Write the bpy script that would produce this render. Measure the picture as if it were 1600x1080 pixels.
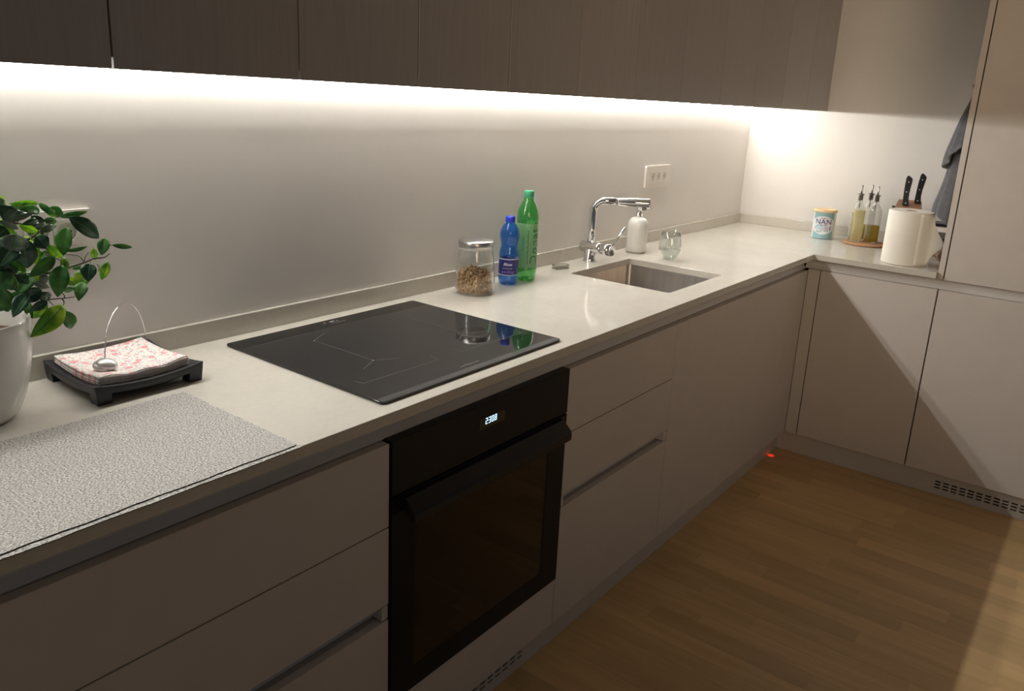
import bpy, bmesh, math, random
from math import sin, cos, pi, radians
from mathutils import Vector, Matrix
from mathutils.geometry import tessellate_polygon
for o in list(bpy.data.objects): bpy.data.objects.remove(o)
SC = bpy.context.scene; COL = SC.collection

# ------------------------------------------------------------------ camera
CAM = Vector((-3.97627, -1.57989, 1.46181)); FPX = 1238.01
YAW, PITCH, ROLL = -0.9237, -0.2674, 0.0486
PX, PY = 4.93, -44.56
fw = Vector((cos(PITCH)*sin(-YAW), cos(PITCH)*cos(YAW), sin(PITCH)))
rt0 = Vector((cos(YAW), sin(YAW), 0)); up0 = rt0.cross(fw)
rt = cos(ROLL)*rt0 + sin(ROLL)*up0; up = -sin(ROLL)*rt0 + cos(ROLL)*up0
cd = bpy.data.cameras.new('camera'); cam = bpy.data.objects.new('camera', cd); COL.objects.link(cam)
cd.sensor_width = 36; cd.lens = 36*FPX/1600; cd.shift_x = -PX/1600; cd.shift_y = PY/1600
cd.clip_start = 0.02; cd.clip_end = 50
cam.matrix_world = Matrix.Translation(CAM) @ Matrix((rt, up, -fw)).transposed().to_4x4()
SC.camera = cam
def at(u, v, y):            # a measured pixel of the photograph on the vertical plane y = const
    q = fw*FPX + rt*(u-800-PX) - up*(v-540-PY)
    return CAM + q*((y-CAM.y)/q.y)

# ------------------------------------------------------------------ world, light, exposure
w = bpy.data.worlds.new('world'); SC.world = w; w.use_nodes = True
w.node_tree.nodes['Background'].inputs[0].default_value = (0.80, 0.88, 1.0, 1)
w.node_tree.nodes['Background'].inputs[1].default_value = 0.034
LED_POWER = 21.0            # emission strength of the wall-side face of the under-cabinet strip (built further down)
LED_POWER_ADDED = 58.0        # and of the added second emitter facing the room
LED_COLOR = (1.0, 0.975, 0.915)
LED_Y, LED_Z = -0.0070, 1.4752
la = bpy.data.lights.new('warm_fill', 'AREA'); la.shape = 'DISK'; la.size = 2.0; la.energy = 2.8; la.spread = radians(52); la.color = (1, .74, .48)   # added unseen warm fill, brightens the right wall and right-end cabinet doors
lo = bpy.data.objects.new('warm_fill', la); COL.objects.link(lo); lo.location = (-4.6, -3.2, 2.2)
lo.rotation_euler = (Vector((0, -.15, 2.0))-lo.location).to_track_quat('-Z', 'Y').to_euler()
vs = SC.view_settings
vs.view_transform = 'Standard'; vs.look = 'None'; vs.gamma = 1; vs.use_curve_mapping = False
vs.exposure = 1.3
SC.display_settings.display_device = 'sRGB'

# ------------------------------------------------------------------ measured frame of the room
ZT, ZTH, ZUP = .9057, .8829, .9525           # worktop top, underside, upstand top
D, DR = -.6039, -.6641                        # worktop front edges
F, FR = -.5807, -.6391                        # faces of the fronts
PL, PR = -.5424, -.5927                       # plinths
ZDB, ZDT, S1, S2, S3 = .1046, .833, .6566, .4855, .452
XO = -3.0217; XD = -1.8355; YT = -1.0636
U, ZUB = -.3692, 1.4778
SEAMS = [0.0, -.3092, -.6197, -.9303, -1.2375, -1.5469, -1.8452, -2.1479, -2.4442, -2.7469, -3.0453, -3.3778, -3.69, -4.0, -4.31]
ZC = 2.42

# ------------------------------------------------------------------ materials
def srgb(r, g, b):
    f = lambda c: (c/255/12.92) if c/255 <= .04045 else ((c/255+.055)/1.055)**2.4
    return (f(r), f(g), f(b), 1)
def newmat(name):
    m = bpy.data.materials.new(name); m.use_nodes = True
    nt = m.node_tree; return m, nt, nt.nodes['Principled BSDF']
def N(nt, t, **kw):
    n = nt.nodes.new(t)
    for k, v in kw.items():
        if k in n.inputs.keys() if hasattr(n.inputs, 'keys') else False: n.inputs[k].default_value = v
        else: setattr(n, k, v)
    return n
def pm(name, col, rough=.5, metal=0, spec=.5, coat=0, noise=0, nscale=40, bump=0, bscale=200, trans=0, ior=1.45, emit=None, estr=0, stretch=(1,1,1), sheen=0):
    m, nt, b = newmat(name); I = b.inputs
    I['Base Color'].default_value = col; I['Roughness'].default_value = rough; I['Metallic'].default_value = metal
    I['Specular IOR Level'].default_value = spec; I['Coat Weight'].default_value = coat; I['IOR'].default_value = ior
    I['Transmission Weight'].default_value = trans; I['Sheen Weight'].default_value = sheen
    if emit: I['Emission Color'].default_value = emit; I['Emission Strength'].default_value = estr
    if noise or bump:
        tc = nt.nodes.new('ShaderNodeTexCoord'); mp = nt.nodes.new('ShaderNodeMapping'); mp.inputs['Scale'].default_value = stretch
        nt.links.new(tc.outputs['Object'], mp.inputs[0])
    if noise:
        n = nt.nodes.new('ShaderNodeTexNoise'); n.inputs['Scale'].default_value = nscale; n.inputs['Detail'].default_value = 6
        nt.links.new(mp.outputs[0], n.inputs['Vector'])
        r = nt.nodes.new('ShaderNodeMapRange'); r.inputs[3].default_value = 1-noise; r.inputs[4].default_value = 1+noise
        r.inputs[1].default_value = .3; r.inputs[2].default_value = .7
        nt.links.new(n.outputs[0], r.inputs[0])
        mx = nt.nodes.new('ShaderNodeVectorMath'); mx.operation = 'SCALE'; mx.inputs[0].default_value = col[:3]
        nt.links.new(r.outputs[0], mx.inputs['Scale']); nt.links.new(mx.outputs[0], I['Base Color'])
    if bump:
        n2 = nt.nodes.new('ShaderNodeTexNoise'); n2.inputs['Scale'].default_value = bscale; n2.inputs['Detail'].default_value = 3
        nt.links.new(mp.outputs[0], n2.inputs['Vector'])
        bp = nt.nodes.new('ShaderNodeBump'); bp.inputs['Strength'].default_value = bump; bp.inputs['Distance'].default_value = .001
        nt.links.new(n2.outputs[0], bp.inputs['Height']); nt.links.new(bp.outputs[0], I['Normal'])
    return m
def thin(name, col, spec_tint=(1,1,1,1), rough=.02, refl=1.0, body=0.0, bodycol=None, ior=1.45):
    """thin walled clear plastic or glass: tinted see-through with fresnel reflection"""
    m = bpy.data.materials.new(name); m.use_nodes = True; nt = m.node_tree; nt.nodes.clear()
    out = nt.nodes.new('ShaderNodeOutputMaterial'); tr = nt.nodes.new('ShaderNodeBsdfTransparent'); gl = nt.nodes.new('ShaderNodeBsdfGlossy')
    tr.inputs[0].default_value = col; gl.inputs[0].default_value = spec_tint; gl.inputs['Roughness'].default_value = rough
    lw = nt.nodes.new('ShaderNodeLayerWeight'); lw.inputs[0].default_value = .5
    pw = nt.nodes.new('ShaderNodeMath'); pw.operation = 'POWER'; pw.inputs[1].default_value = 3.5; nt.links.new(lw.outputs['Facing'], pw.inputs[0])
    mu = nt.nodes.new('ShaderNodeMath'); mu.operation = 'MULTIPLY_ADD'; mu.inputs[1].default_value = .75*refl; mu.inputs[2].default_value = .035*refl; mu.use_clamp = True
    nt.links.new(pw.outputs[0], mu.inputs[0]); mix = nt.nodes.new('ShaderNodeMixShader'); nt.links.new(mu.outputs[0], mix.inputs[0])
    src = tr
    if body:
        df = nt.nodes.new('ShaderNodeBsdfDiffuse'); tl = nt.nodes.new('ShaderNodeBsdfTranslucent')
        df.inputs[0].default_value = tl.inputs[0].default_value = bodycol or col
        a = nt.nodes.new('ShaderNodeMixShader'); nt.links.new(df.outputs[0], a.inputs[1]); nt.links.new(tl.outputs[0], a.inputs[2])
        c = nt.nodes.new('ShaderNodeMixShader'); c.inputs[0].default_value = body
        nt.links.new(tr.outputs[0], c.inputs[1]); nt.links.new(a.outputs[0], c.inputs[2]); src = c
    nt.links.new(src.outputs[0], mix.inputs[1]); nt.links.new(gl.outputs[0], mix.inputs[2]); nt.links.new(mix.outputs[0], out.inputs[0])
    return m

M = {}
M['wall'] = pm('wall_paint', (.70, .675, .64, 1), .45, spec=.35, noise=.015, nscale=6, bump=.12, bscale=90)
M['ceiling'] = pm('ceiling_paint', (.70, .68, .65, 1), .8)
M['front'] = pm('matt_lacquer', (.60, .555, .52, 1), .42, spec=.4, noise=.02, nscale=15, bump=.10, bscale=700)
M['rail'] = pm('grip_rail', (.62, .60, .585, 1), .38, spec=.4)
M['carcass'] = pm('carcass_board', (.42, .39, .36, 1), .6)
M['dark'] = pm('dark_cavity', (.01, .01, .01, 1), .8)  # shade inside holes put into a near-black colour
M['plinth'] = pm('plinth_panel', (.56, .53, .50, 1), .4, noise=.02, nscale=10)
M['steel'] = pm('brushed_steel', (.50, .47, .45, 1), .32, 1, noise=.10, nscale=60, stretch=(1, 1, .08))
M['chrome'] = pm('chrome', (.80, .80, .82, 1), .07, 1)
M['chrome_dark'] = pm('chrome_dark', (.30, .30, .31, 1), .2, 1)
M['black_enamel'] = pm('black_enamel', (.011, .012, .014, 1), .30, spec=.22)
M['black_metal'] = pm('black_metal', (.010, .010, .011, 1), .35, spec=.4)
M['ceramic'] = pm('white_ceramic', (.70, .69, .65, 1), .13, spec=.5)
M['plastic_white'] = pm('white_plastic', (.74, .70, .65, 1), .35)
M['tray'] = pm('black_painted_wood', (.022, .024, .029, 1), .38, spec=.5, noise=.1, nscale=30, bump=.2, bscale=120)
M['pewter'] = pm('satin_pewter', (.62, .60, .58, 1), .42, .75, noise=.06, nscale=12)
M['soil'] = pm('potting_soil', (.08, .04, .022, 1), .9, noise=.5, nscale=60, bump=1, bscale=100)
M['bark'] = pm('bark', (.055, .035, .028, 1), .7, noise=.3, nscale=90)
M['woodlid'] = pm('pale_wood_lid', (.75, .55, .30, 1), .4, noise=.08, nscale=30)
M['cork'] = pm('cork', (.42, .22, .11, 1), .75, noise=.3, nscale=160, bump=.5, bscale=300)
M['block'] = pm('walnut_block', (.30, .16, .09, 1), .5, noise=.3, nscale=30, stretch=(1, 1, .1))
M['handle_black'] = pm('black_handle', (.015, .016, .018, 1), .35)
M['paper'] = pm('kitchen_paper', (.80, .76, .68, 1), .9, bump=.35, bscale=160)
M['card'] = pm('cardboard', (.28, .2, .12, 1), .9)
M['bag'] = pm('brown_paper_bag', (.30, .20, .13, 1), .8, noise=.3, nscale=25)
M['gasket'] = pm('silicone', (.75, .73, .68, 1), .5)
M['ink_white'] = pm('ink_white', (.8, .8, .9, 1), .5)
M['ink_violet'] = pm('ink_violet', (.30, .20, .65, 1), .5)
M['ink_green'] = pm('ink_green', (.03, .14, .06, 1), .5)
M['ink_purple'] = pm('ink_purple', (.06, .025, .16, 1), .5)
M['ink_grey'] = pm('ink_grey', (.16, .16, .16, 1), .4)
M['blue_cap'] = pm('blue_cap', (.02, .05, .55, 1), .35)
M['green_cap'] = pm('green_cap', (.06, .36, .19, 1), .35)
M['blue_label'] = pm('blue_label', (.022, .025, .18, 1), .35, noise=.2, nscale=30)
M['white_line'] = pm('label_line', (.65, .68, .85, 1), .4)
M['pet_blue'] = thin('blue_plastic', (.26, .52, .88, 1), refl=1.3, body=.25, bodycol=(.03, .22, .70, 1))
M['pet_green'] = thin('green_plastic', (.40, .76, .42, 1), refl=1.3, body=.25, bodycol=(.06, .40, .10, 1))
M['green_label'] = thin('green_film_label', (.5, .8, .5, 1), refl=.8, rough=.25, body=.75, bodycol=(.46, .64, .44, 1))
M['glass'] = thin('clear_glass', (.965, .97, .965, 1), refl=1.6)
M['glass_smoke'] = thin('grey_glass', (.945, .96, .95, 1), refl=2.2)
M['water'] = thin('water', (.93, .955, .935, 1), refl=1.4, ior=1.33)
M['oil_pale'] = thin('pale_oil', (.97, .94, .74, 1), refl=.8, body=.45, bodycol=(.92, .84, .50, 1), ior=1.33)
M['oil_olive'] = thin('olive_oil', (.88, .78, .12, 1), refl=.8, body=.45, bodycol=(.62, .47, .03, 1), ior=1.33)
M['oven_glass'] = thin('oven_window_glass', (.50, .40, .32, 1), refl=1.0)
M['acrylic'] = thin('clear_acrylic', (.86, .86, .84, 1), refl=1.6)
M['digits'] = pm('lit_digits', (0, 0, 0, 1), .5, emit=(.45, .72, 1, 1), estr=1.05)
M['display'] = pm('display_window', (.018, .015, .014, 1), .12)
M['led'] = pm('led_diffuser', (.9, .9, .9, 1), .5, emit=LED_COLOR+(1,), estr=LED_POWER)
M['led_added'] = pm('led_added_face', (.9, .9, .9, 1), .5, emit=LED_COLOR+(1,), estr=LED_POWER_ADDED)
M['alu'] = pm('aluminium', (.6, .6, .6, 1), .35, 1)
M['red_light'] = pm('red_indicator', (.2, 0, 0, 1), .5, emit=(1, .08, .06, 1), estr=6)
M['hobmark'] = pm('hob_print', (.20, .19, .18, 1), .4)
M['hobwhite'] = pm('hob_print_white', (.55, .55, .55, 1), .4)

def worktop_mat():
    m, nt, b = newmat('polished_quartz'); I = b.inputs
    tc = nt.nodes.new('ShaderNodeTexCoord')
    n = nt.nodes.new('ShaderNodeTexNoise'); n.inputs['Scale'].default_value = 5; n.inputs['Detail'].default_value = 8; n.inputs['Roughness'].default_value = .62
    n3 = nt.nodes.new('ShaderNodeTexNoise'); n3.inputs['Scale'].default_value = 90; n3.inputs['Detail'].default_value = 4
    nt.links.new(tc.outputs['Object'], n.inputs['Vector']); nt.links.new(tc.outputs['Object'], n3.inputs['Vector'])
    cr = nt.nodes.new('ShaderNodeValToRGB'); e = cr.color_ramp.elements
    e[0].position = .35; e[0].color = (.545, .515, .455, 1); e[1].position = .65; e[1].color = (.595, .565, .505, 1)
    nt.links.new(n.outputs[0], cr.inputs[0])
    mx = nt.nodes.new('ShaderNodeMix'); mx.data_type = 'RGBA'; mx.blend_type = 'SOFT_LIGHT'; mx.inputs[0].default_value = .12
    nt.links.new(cr.outputs[0], mx.inputs[6]); nt.links.new(n3.outputs[0], mx.inputs[7]); nt.links.new(mx.outputs[2], I['Base Color'])
    I['Roughness'].default_value = .09; I['Specular IOR Level'].default_value = .5
    return m
M['worktop'] = worktop_mat()

def wood_mat(name, base, dark, axis_scale, rough, planks=False, rnd=.18, grain=.5):
    m, nt, b = newmat(name); I = b.inputs
    tc = nt.nodes.new('ShaderNodeTexCoord'); mp = nt.nodes.new('ShaderNodeMapping'); mp.inputs['Scale'].default_value = axis_scale
    oi = nt.nodes.new('ShaderNodeObjectInfo'); ad = nt.nodes.new('ShaderNodeVectorMath'); ad.operation = 'ADD'
    sc = nt.nodes.new('ShaderNodeVectorMath'); sc.operation = 'SCALE'; sc.inputs[0].default_value = (37, 53, 11)
    nt.links.new(oi.outputs['Random'], sc.inputs['Scale']); nt.links.new(tc.outputs['Object'], ad.inputs[0]); nt.links.new(sc.outputs[0], ad.inputs[1])
    nt.links.new(ad.outputs[0], mp.inputs[0])
    n = nt.nodes.new('ShaderNodeTexNoise'); n.inputs['Scale'].default_value = 1; n.inputs['Detail'].default_value = 7; n.inputs['Roughness'].default_value = .6; n.inputs['Distortion'].default_value = .4
    nt.links.new(mp.outputs[0], n.inputs['Vector'])
    cr = nt.nodes.new('ShaderNodeValToRGB'); e = cr.color_ramp.elements
    e[0].position = .5-grain/2; e[0].color = dark; e[1].position = .5+grain/2; e[1].color = base
    nt.links.new(n.outputs[0], cr.inputs[0])
    r = nt.nodes.new('ShaderNodeMapRange'); r.inputs[3].default_value = 1-rnd; r.inputs[4].default_value = 1+rnd
    nt.links.new(oi.outputs['Random'], r.inputs[0])
    mx = nt.nodes.new('ShaderNodeVectorMath'); mx.operation = 'SCALE'; nt.links.new(cr.outputs[0], mx.inputs[0]); nt.links.new(r.outputs[0], mx.inputs['Scale'])
    last = mx
    if planks:
        br = nt.nodes.new('ShaderNodeTexBrick'); br.offset = .37; br.inputs['Scale'].default_value = 1
        br.inputs['Brick Width'].default_value = .5; br.inputs['Row Height'].default_value = .071; br.inputs['Mortar Size'].default_value = .0008
        br.inputs['Color1'].default_value = (.8, .8, .8, 1); br.inputs['Color2'].default_value = (1.15, 1.15, 1.15, 1); br.inputs['Mortar'].default_value = (.4, .4, .4, 1)
        m2 = nt.nodes.new('ShaderNodeMapping'); m2.inputs['Rotation'].default_value = (0, 0, pi/2); nt.links.new(tc.outputs['Object'], m2.inputs[0]); nt.links.new(m2.outputs[0], br.inputs['Vector'])
        ml = nt.nodes.new('ShaderNodeVectorMath'); ml.operation = 'MULTIPLY'; nt.links.new(mx.outputs[0], ml.inputs[0]); nt.links.new(br.outputs[0], ml.inputs[1]); last = ml
    nt.links.new(last.outputs[0], I['Base Color'])
    bp = nt.nodes.new('ShaderNodeBump'); bp.inputs['Strength'].default_value = .12; bp.inputs['Distance'].default_value = .0006
    nt.links.new(n.outputs[0], bp.inputs['Height']); nt.links.new(bp.outputs[0], I['Normal'])
    I['Roughness'].default_value = rough
    return m
FW1, FW2 = (.72, .50, .25, 1), (.56, .37, .17, 1)
M['oak'] = wood_mat('oak_strip', FW1, FW2, (26, 2.2, 26), .34, rnd=.13)
M['oak_floor'] = wood_mat('oak_parquet', FW1, FW2, (26, 2.2, 26), .34, planks=True)
M['veneer'] = wood_mat('taupe_oak_veneer', (.36, .335, .325, 1), (.315, .292, .283, 1), (150, 150, 5), .30, rnd=.03, grain=.4)

def speckle_mat():
    m, nt, b = newmat('woven_grey_vinyl'); I = b.inputs
    tc = nt.nodes.new('ShaderNodeTexCoord')
    n = nt.nodes.new('ShaderNodeTexNoise'); n.inputs['Scale'].default_value = 330; n.inputs['Detail'].default_value = 3
    mp = nt.nodes.new('ShaderNodeMapping'); mp.inputs['Scale'].default_value = (1, 1.5, 1)
    nt.links.new(tc.outputs['Object'], mp.inputs[0]); nt.links.new(mp.outputs[0], n.inputs['Vector'])
    cr = nt.nodes.new('ShaderNodeValToRGB'); e = cr.color_ramp.elements
    e[0].position = .38; e[0].color = (.10, .09, .085, 1); e[1].position = .64; e[1].color = (.58, .555, .52, 1)
    nt.links.new(n.outputs[0], cr.inputs[0]); nt.links.new(cr.outputs[0], I['Base Color'])
    bp = nt.nodes.new('ShaderNodeBump'); bp.inputs['Strength'].default_value = .6; bp.inputs['Distance'].default_value = .0008
    nt.links.new(n.outputs[0], bp.inputs['Height']); nt.links.new(bp.outputs[0], I['Normal']); I['Roughness'].default_value = .55
    return m
M['mat'] = speckle_mat()
M['mat_edge'] = pm('mat_edge', (.04, .035, .035, 1), .8)

def floral_mat():
    m, nt, b = newmat('floral_paper'); I = b.inputs
    tc = nt.nodes.new('ShaderNodeTexCoord')
    def layer(prev, scale, thr, col, seed, dist):
        wn = nt.nodes.new('ShaderNodeTexNoise'); wn.inputs['Scale'].default_value = scale*1.3; wn.inputs['Detail'].default_value = 2
        ad = nt.nodes.new('ShaderNodeVectorMath'); ad.operation = 'MULTIPLY_ADD'; ad.inputs[1].default_value = (dist,)*3
        nt.links.new(tc.outputs['Object'], wn.inputs['Vector']); nt.links.new(wn.outputs['Color'], ad.inputs[0]); nt.links.new(tc.outputs['Object'], ad.inputs[2])
        o = nt.nodes.new('ShaderNodeVectorMath'); o.operation = 'ADD'; o.inputs[1].default_value = (seed, seed*.7, 0); nt.links.new(ad.outputs[0], o.inputs[0])
        fl = nt.nodes.new('ShaderNodeVectorMath'); fl.operation = 'MULTIPLY'; fl.inputs[1].default_value = (1, 1, 0); nt.links.new(o.outputs[0], fl.inputs[0])
        v = nt.nodes.new('ShaderNodeTexVoronoi'); v.inputs['Scale'].default_value = scale; nt.links.new(fl.outputs[0], v.inputs['Vector'])
        r = nt.nodes.new('ShaderNodeMath'); r.operation = 'LESS_THAN'; r.inputs[1].default_value = thr; nt.links.new(v.outputs['Distance'], r.inputs[0])
        mx = nt.nodes.new('ShaderNodeMix'); mx.data_type = 'RGBA'; nt.links.new(r.outputs[0], mx.inputs[0]); mx.inputs[7].default_value = col
        if isinstance(prev, tuple): mx.inputs[6].default_value = prev
        else: nt.links.new(prev, mx.inputs[6])
        return mx.outputs[2]
    c = layer((.80, .76, .72, 1), 210, .30, (.42, .50, .42, 1), 1.3, .006)
    c = layer(c, 170, .30, (.45, .40, .52, 1), 4.1, .008)
    c = layer(c, 120, .31, (.72, .36, .36, 1), 7.7, .008)
    c = layer(c, 42, .27, (.74, .33, .35, 1), 2.9, .006)
    nt.links.new(c, I['Base Color']); I['Roughness'].default_value = .85
    return m
M['floral'] = floral_mat()
M['napkin_edge'] = pm('napkin_paper', (.66, .62, .58, 1), .9, noise=.15, nscale=200)

def leaf_mat(name, c1, c2, trans, rough=.3):
    m = bpy.data.materials.new(name); m.use_nodes = True; nt = m.node_tree; b = nt.nodes['Principled BSDF']; out = nt.nodes['Material Output']
    tc = nt.nodes.new('ShaderNodeTexCoord'); wv = nt.nodes.new('ShaderNodeTexNoise'); wv.inputs['Scale'].default_value = 45; wv.inputs['Detail'].default_value = 3
    nt.links.new(tc.outputs['Object'], wv.inputs['Vector'])
    cr = nt.nodes.new('ShaderNodeValToRGB'); cr.color_ramp.elements[0].color = c1; cr.color_ramp.elements[1].color = c2
    cr.color_ramp.elements[0].position = .38; cr.color_ramp.elements[1].position = .62
    nt.links.new(wv.outputs[0], cr.inputs[0]); nt.links.new(cr.outputs[0], b.inputs['Base Color'])
    b.inputs['Roughness'].default_value = rough; b.inputs['Specular IOR Level'].default_value = .5
    tl = nt.nodes.new('ShaderNodeBsdfTranslucent'); nt.links.new(cr.outputs[0], tl.inputs[0])
    mx = nt.nodes.new('ShaderNodeMixShader'); mx.inputs[0].default_value = trans
    nt.links.new(b.outputs[0], mx.inputs[1]); nt.links.new(tl.outputs[0], mx.inputs[2]); nt.links.new(mx.outputs[0], out.inputs[0])
    return m
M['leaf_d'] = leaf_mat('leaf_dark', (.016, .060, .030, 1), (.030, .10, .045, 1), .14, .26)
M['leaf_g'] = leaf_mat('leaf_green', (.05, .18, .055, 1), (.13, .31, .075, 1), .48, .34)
M['leaf_y'] = leaf_mat('leaf_backlit', (.16, .36, .05, 1), (.46, .62, .07, 1), .62, .4)  # backlit glow put into the yellow-green colour
M['leaf_s'] = leaf_mat('leaf_sheen', (.10, .15, .10, 1), (.17, .22, .16, 1), .15, .22)  # glossy sheen put into a paler, greyer leaf colour
M['vein'] = pm('leaf_vein', (.07, .16, .06, 1), .45)

def towel_mat():
    return pm('grey_terry', (.115, .115, .125, 1), .95, noise=.12, nscale=80, bump=.8, bscale=420, sheen=.3)
M['towel'] = towel_mat()

# ------------------------------------------------------------------ object helpers
def tag(o, label=None, cat=None, group=None, kind=None):
    if label: o['label'] = label
    if cat: o['category'] = cat
    if group: o['group'] = group
    if kind: o['kind'] = kind
    return o
def empty(name, loc, rz=0, label=None, cat=None, group=None):
    o = bpy.data.objects.new(name, None); o.location = loc; o.rotation_euler = (0, 0, rz); o.empty_display_size = .02
    COL.objects.link(o); return tag(o, label, cat, group)
def finish(name, bm, mat, parent=None, smooth=False, bevel=0, seg=2, label=None, auto=None):
    me = bpy.data.meshes.new(name)
    if smooth:
        for f in bm.faces: f.smooth = True
    if auto:
        for e in bm.edges:
            if len(e.link_faces) == 2 and e.calc_face_angle(0) > auto: e.smooth = False
    bm.to_mesh(me); bm.free()
    for mm in (mat if isinstance(mat, (list, tuple)) else [mat]): me.materials.append(mm)
    o = bpy.data.objects.new(name, me); COL.objects.link(o)
    if parent: o.parent = parent
    if bevel:
        b = o.modifiers.new('bevel', 'BEVEL'); b.width = bevel; b.segments = seg; b.limit_method = 'ANGLE'; b.angle_limit = radians(40)
    if label: o['label'] = label
    return o
def box(bm, x0, y0, z0, x1, y1, z1, mi=0):
    v = [bm.verts.new(p) for p in ((x0,y0,z0),(x1,y0,z0),(x1,y1,z0),(x0,y1,z0),(x0,y0,z1),(x1,y0,z1),(x1,y1,z1),(x0,y1,z1))]
    for q in ((0,3,2,1),(4,5,6,7),(0,1,5,4),(1,2,6,5),(2,3,7,6),(3,0,4,7)):
        f = bm.faces.new([v[i] for i in q]); f.material_index = mi
    return v
def bx(name, lo, hi, mat, parent=None, bevel=0, label=None, seg=2):
    """box part: lo/hi in world coordinates, origin kept at the parent"""
    bm = bmesh.new()
    off = parent.location if parent else Vector((0, 0, 0))
    if parent and parent.parent: off = off + parent.parent.location
    a = [min(lo[i], hi[i])-off[i] for i in range(3)]; b = [max(lo[i], hi[i])-off[i] for i in range(3)]
    box(bm, *a, *b); return finish(name, bm, mat, parent, bevel=bevel, label=label, seg=seg)
def lathe(bm, prof, n=40, c=(0, 0, 0), cap0=True, cap1=True, mi=0, a0=0, sq=None):
    rings = []
    for r, z in prof:
        ring = []
        for i in range(n):
            a = a0+2*pi*i/n; rr = r
            if sq:  # rounded square cross-section
                p = sq; rr = r/((abs(cos(a))**p+abs(sin(a))**p)**(1/p))
            ring.append(bm.verts.new((c[0]+rr*cos(a), c[1]+rr*sin(a), c[2]+z)))
        rings.append(ring)
    for a, b in zip(rings, rings[1:]):
        for i in range(n):
            f = bm.faces.new((a[i], a[(i+1)%n], b[(i+1)%n], b[i])); f.material_index = mi
    if cap0: bm.faces.new(rings[0][::-1]).material_index = mi
    if cap1: bm.faces.new(rings[-1]).material_index = mi
    return rings
def tube(bm, pts, r, n=12, cap=True, mi=0):
    pts = [Vector(p) for p in pts]; rad = r if isinstance(r, (list, tuple)) else [r]*len(pts)
    rings = []; prev = None
    for i, p in enumerate(pts):
        t = (pts[min(i+1, len(pts)-1)]-pts[max(i-1, 0)]).normalized()
        if prev is None:
            a = Vector((0, 0, 1)) if abs(t.z) < .9 else Vector((1, 0, 0)); nrm = t.cross(a).normalized()
        else:
            nrm = (prev-t*prev.dot(t)).normalized()
        prev = nrm; bi = t.cross(nrm)
        rings.append([bm.verts.new(p+(nrm*cos(2*pi*k/n)+bi*sin(2*pi*k/n))*rad[i]) for k in range(n)])
    for a, b in zip(rings, rings[1:]):
        for k in range(n): bm.faces.new((a[k], a[(k+1)%n], b[(k+1)%n], b[k])).material_index = mi
    if cap:
        bm.faces.new(rings[0][::-1]).material_index = mi; bm.faces.new(rings[-1]).material_index = mi
def smoothpts(pts, k=6):
    """catmull-rom through the points"""
    P = [Vector(p) for p in pts]; P = [P[0]*2-P[1]]+P+[P[-1]*2-P[-2]]; out = []
    for i in range(1, len(P)-2):
        for j in range(k):
            t = j/k; a, b, c, d = P[i-1:i+3]
            out.append(.5*((2*b)+(c-a)*t+(2*a-5*b+4*c-d)*t*t+(3*b-a-3*c+d)*t**3))
    out.append(P[-2]); return out
def prism(bm, outer, z0, z1, holes=(), mi=0):
    loops = [list(outer)]+[list(h) for h in holes]
    tris = tessellate_polygon([[Vector((p[0], p[1], 0)) for p in l] for l in loops])
    flat = [p for l in loops for p in l]
    lo = [bm.verts.new((p[0], p[1], z0)) for p in flat]; hi = [bm.verts.new((p[0], p[1], z1)) for p in flat]
    for t in tris:
        for vs_, rev in ((hi, False), (lo, True)):
            q = [vs_[i] for i in t]
            a = (q[1].co-q[0].co).cross(q[2].co-q[0].co)
            if (a.z < 0) != rev: q = q[::-1]
            bm.faces.new(q).material_index = mi
    s = 0
    for l in loops:
        n = len(l)
        for i in range(n):
            a, b = s+i, s+(i+1)%n
            bm.faces.new((lo[a], lo[b], hi[b], hi[a])).material_index = mi
        s += n
    bmesh.ops.recalc_face_normals(bm, faces=bm.faces[:])
def rrect(x0, y0, x1, y1, r, k=5):
    pts = []
    for cx, cy, a in ((x1-r, y1-r, 0), (x0+r, y1-r, 90), (x0+r, y0+r, 180), (x1-r, y0+r, 270)):
        for i in range(k+1):
            t = radians(a+90*i/k); pts.append((cx+r*cos(t), cy+r*sin(t)))
    return pts
def text_mesh(s, size, depth=0.0002, shear=0, bold=0, spacing=1.0):
    c = bpy.data.curves.new('t', 'FONT'); c.body = s; c.size = size; c.align_x = 'CENTER'; c.align_y = 'CENTER'
    c.extrude = depth; c.shear = shear; c.offset = bold; c.resolution_u = 3; c.space_character = spacing
    o = bpy.data.objects.new('t', c); COL.objects.link(o)
    bpy.context.view_layer.update()
    dg = bpy.context.evaluated_depsgraph_get(); me = bpy.data.meshes.new_from_object(o.evaluated_get(dg))
    bm = bmesh.new(); bm.from_mesh(me); bpy.data.objects.remove(o); bpy.data.curves.remove(c); bpy.data.meshes.remove(me)
    return bm
def wrap_text(name, s, size, R, z, mat, parent, ang=0, vertical=False, sx=1.0, **kw):
    """lettering lying on a cylinder of radius R whose axis is the parent's z; ang = -90deg faces -y"""
    bm = text_mesh(s, size, **kw)
    if not vertical: bmesh.ops.subdivide_edges(bm, edges=[e for e in bm.edges if e.calc_length() > .004], cuts=2)
    for v in bm.verts:
        x, y, dz = v.co.x*sx, v.co.y, v.co.z
        if vertical: x, y = -y, x
        a = ang+x/R; v.co = ((R+dz)*cos(a), (R+dz)*sin(a), z+y)
    return finish(name, bm, mat, parent)
def copy_thing(root, loc=None):
    r = root.copy(); COL.objects.link(r)
    if loc: r.location = loc
    for ch in list(root.children):
        c = ch.copy(); COL.objects.link(c); c.parent = r
        for g in list(ch.children):
            d2 = g.copy(); COL.objects.link(d2); d2.parent = c
    return r

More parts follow.
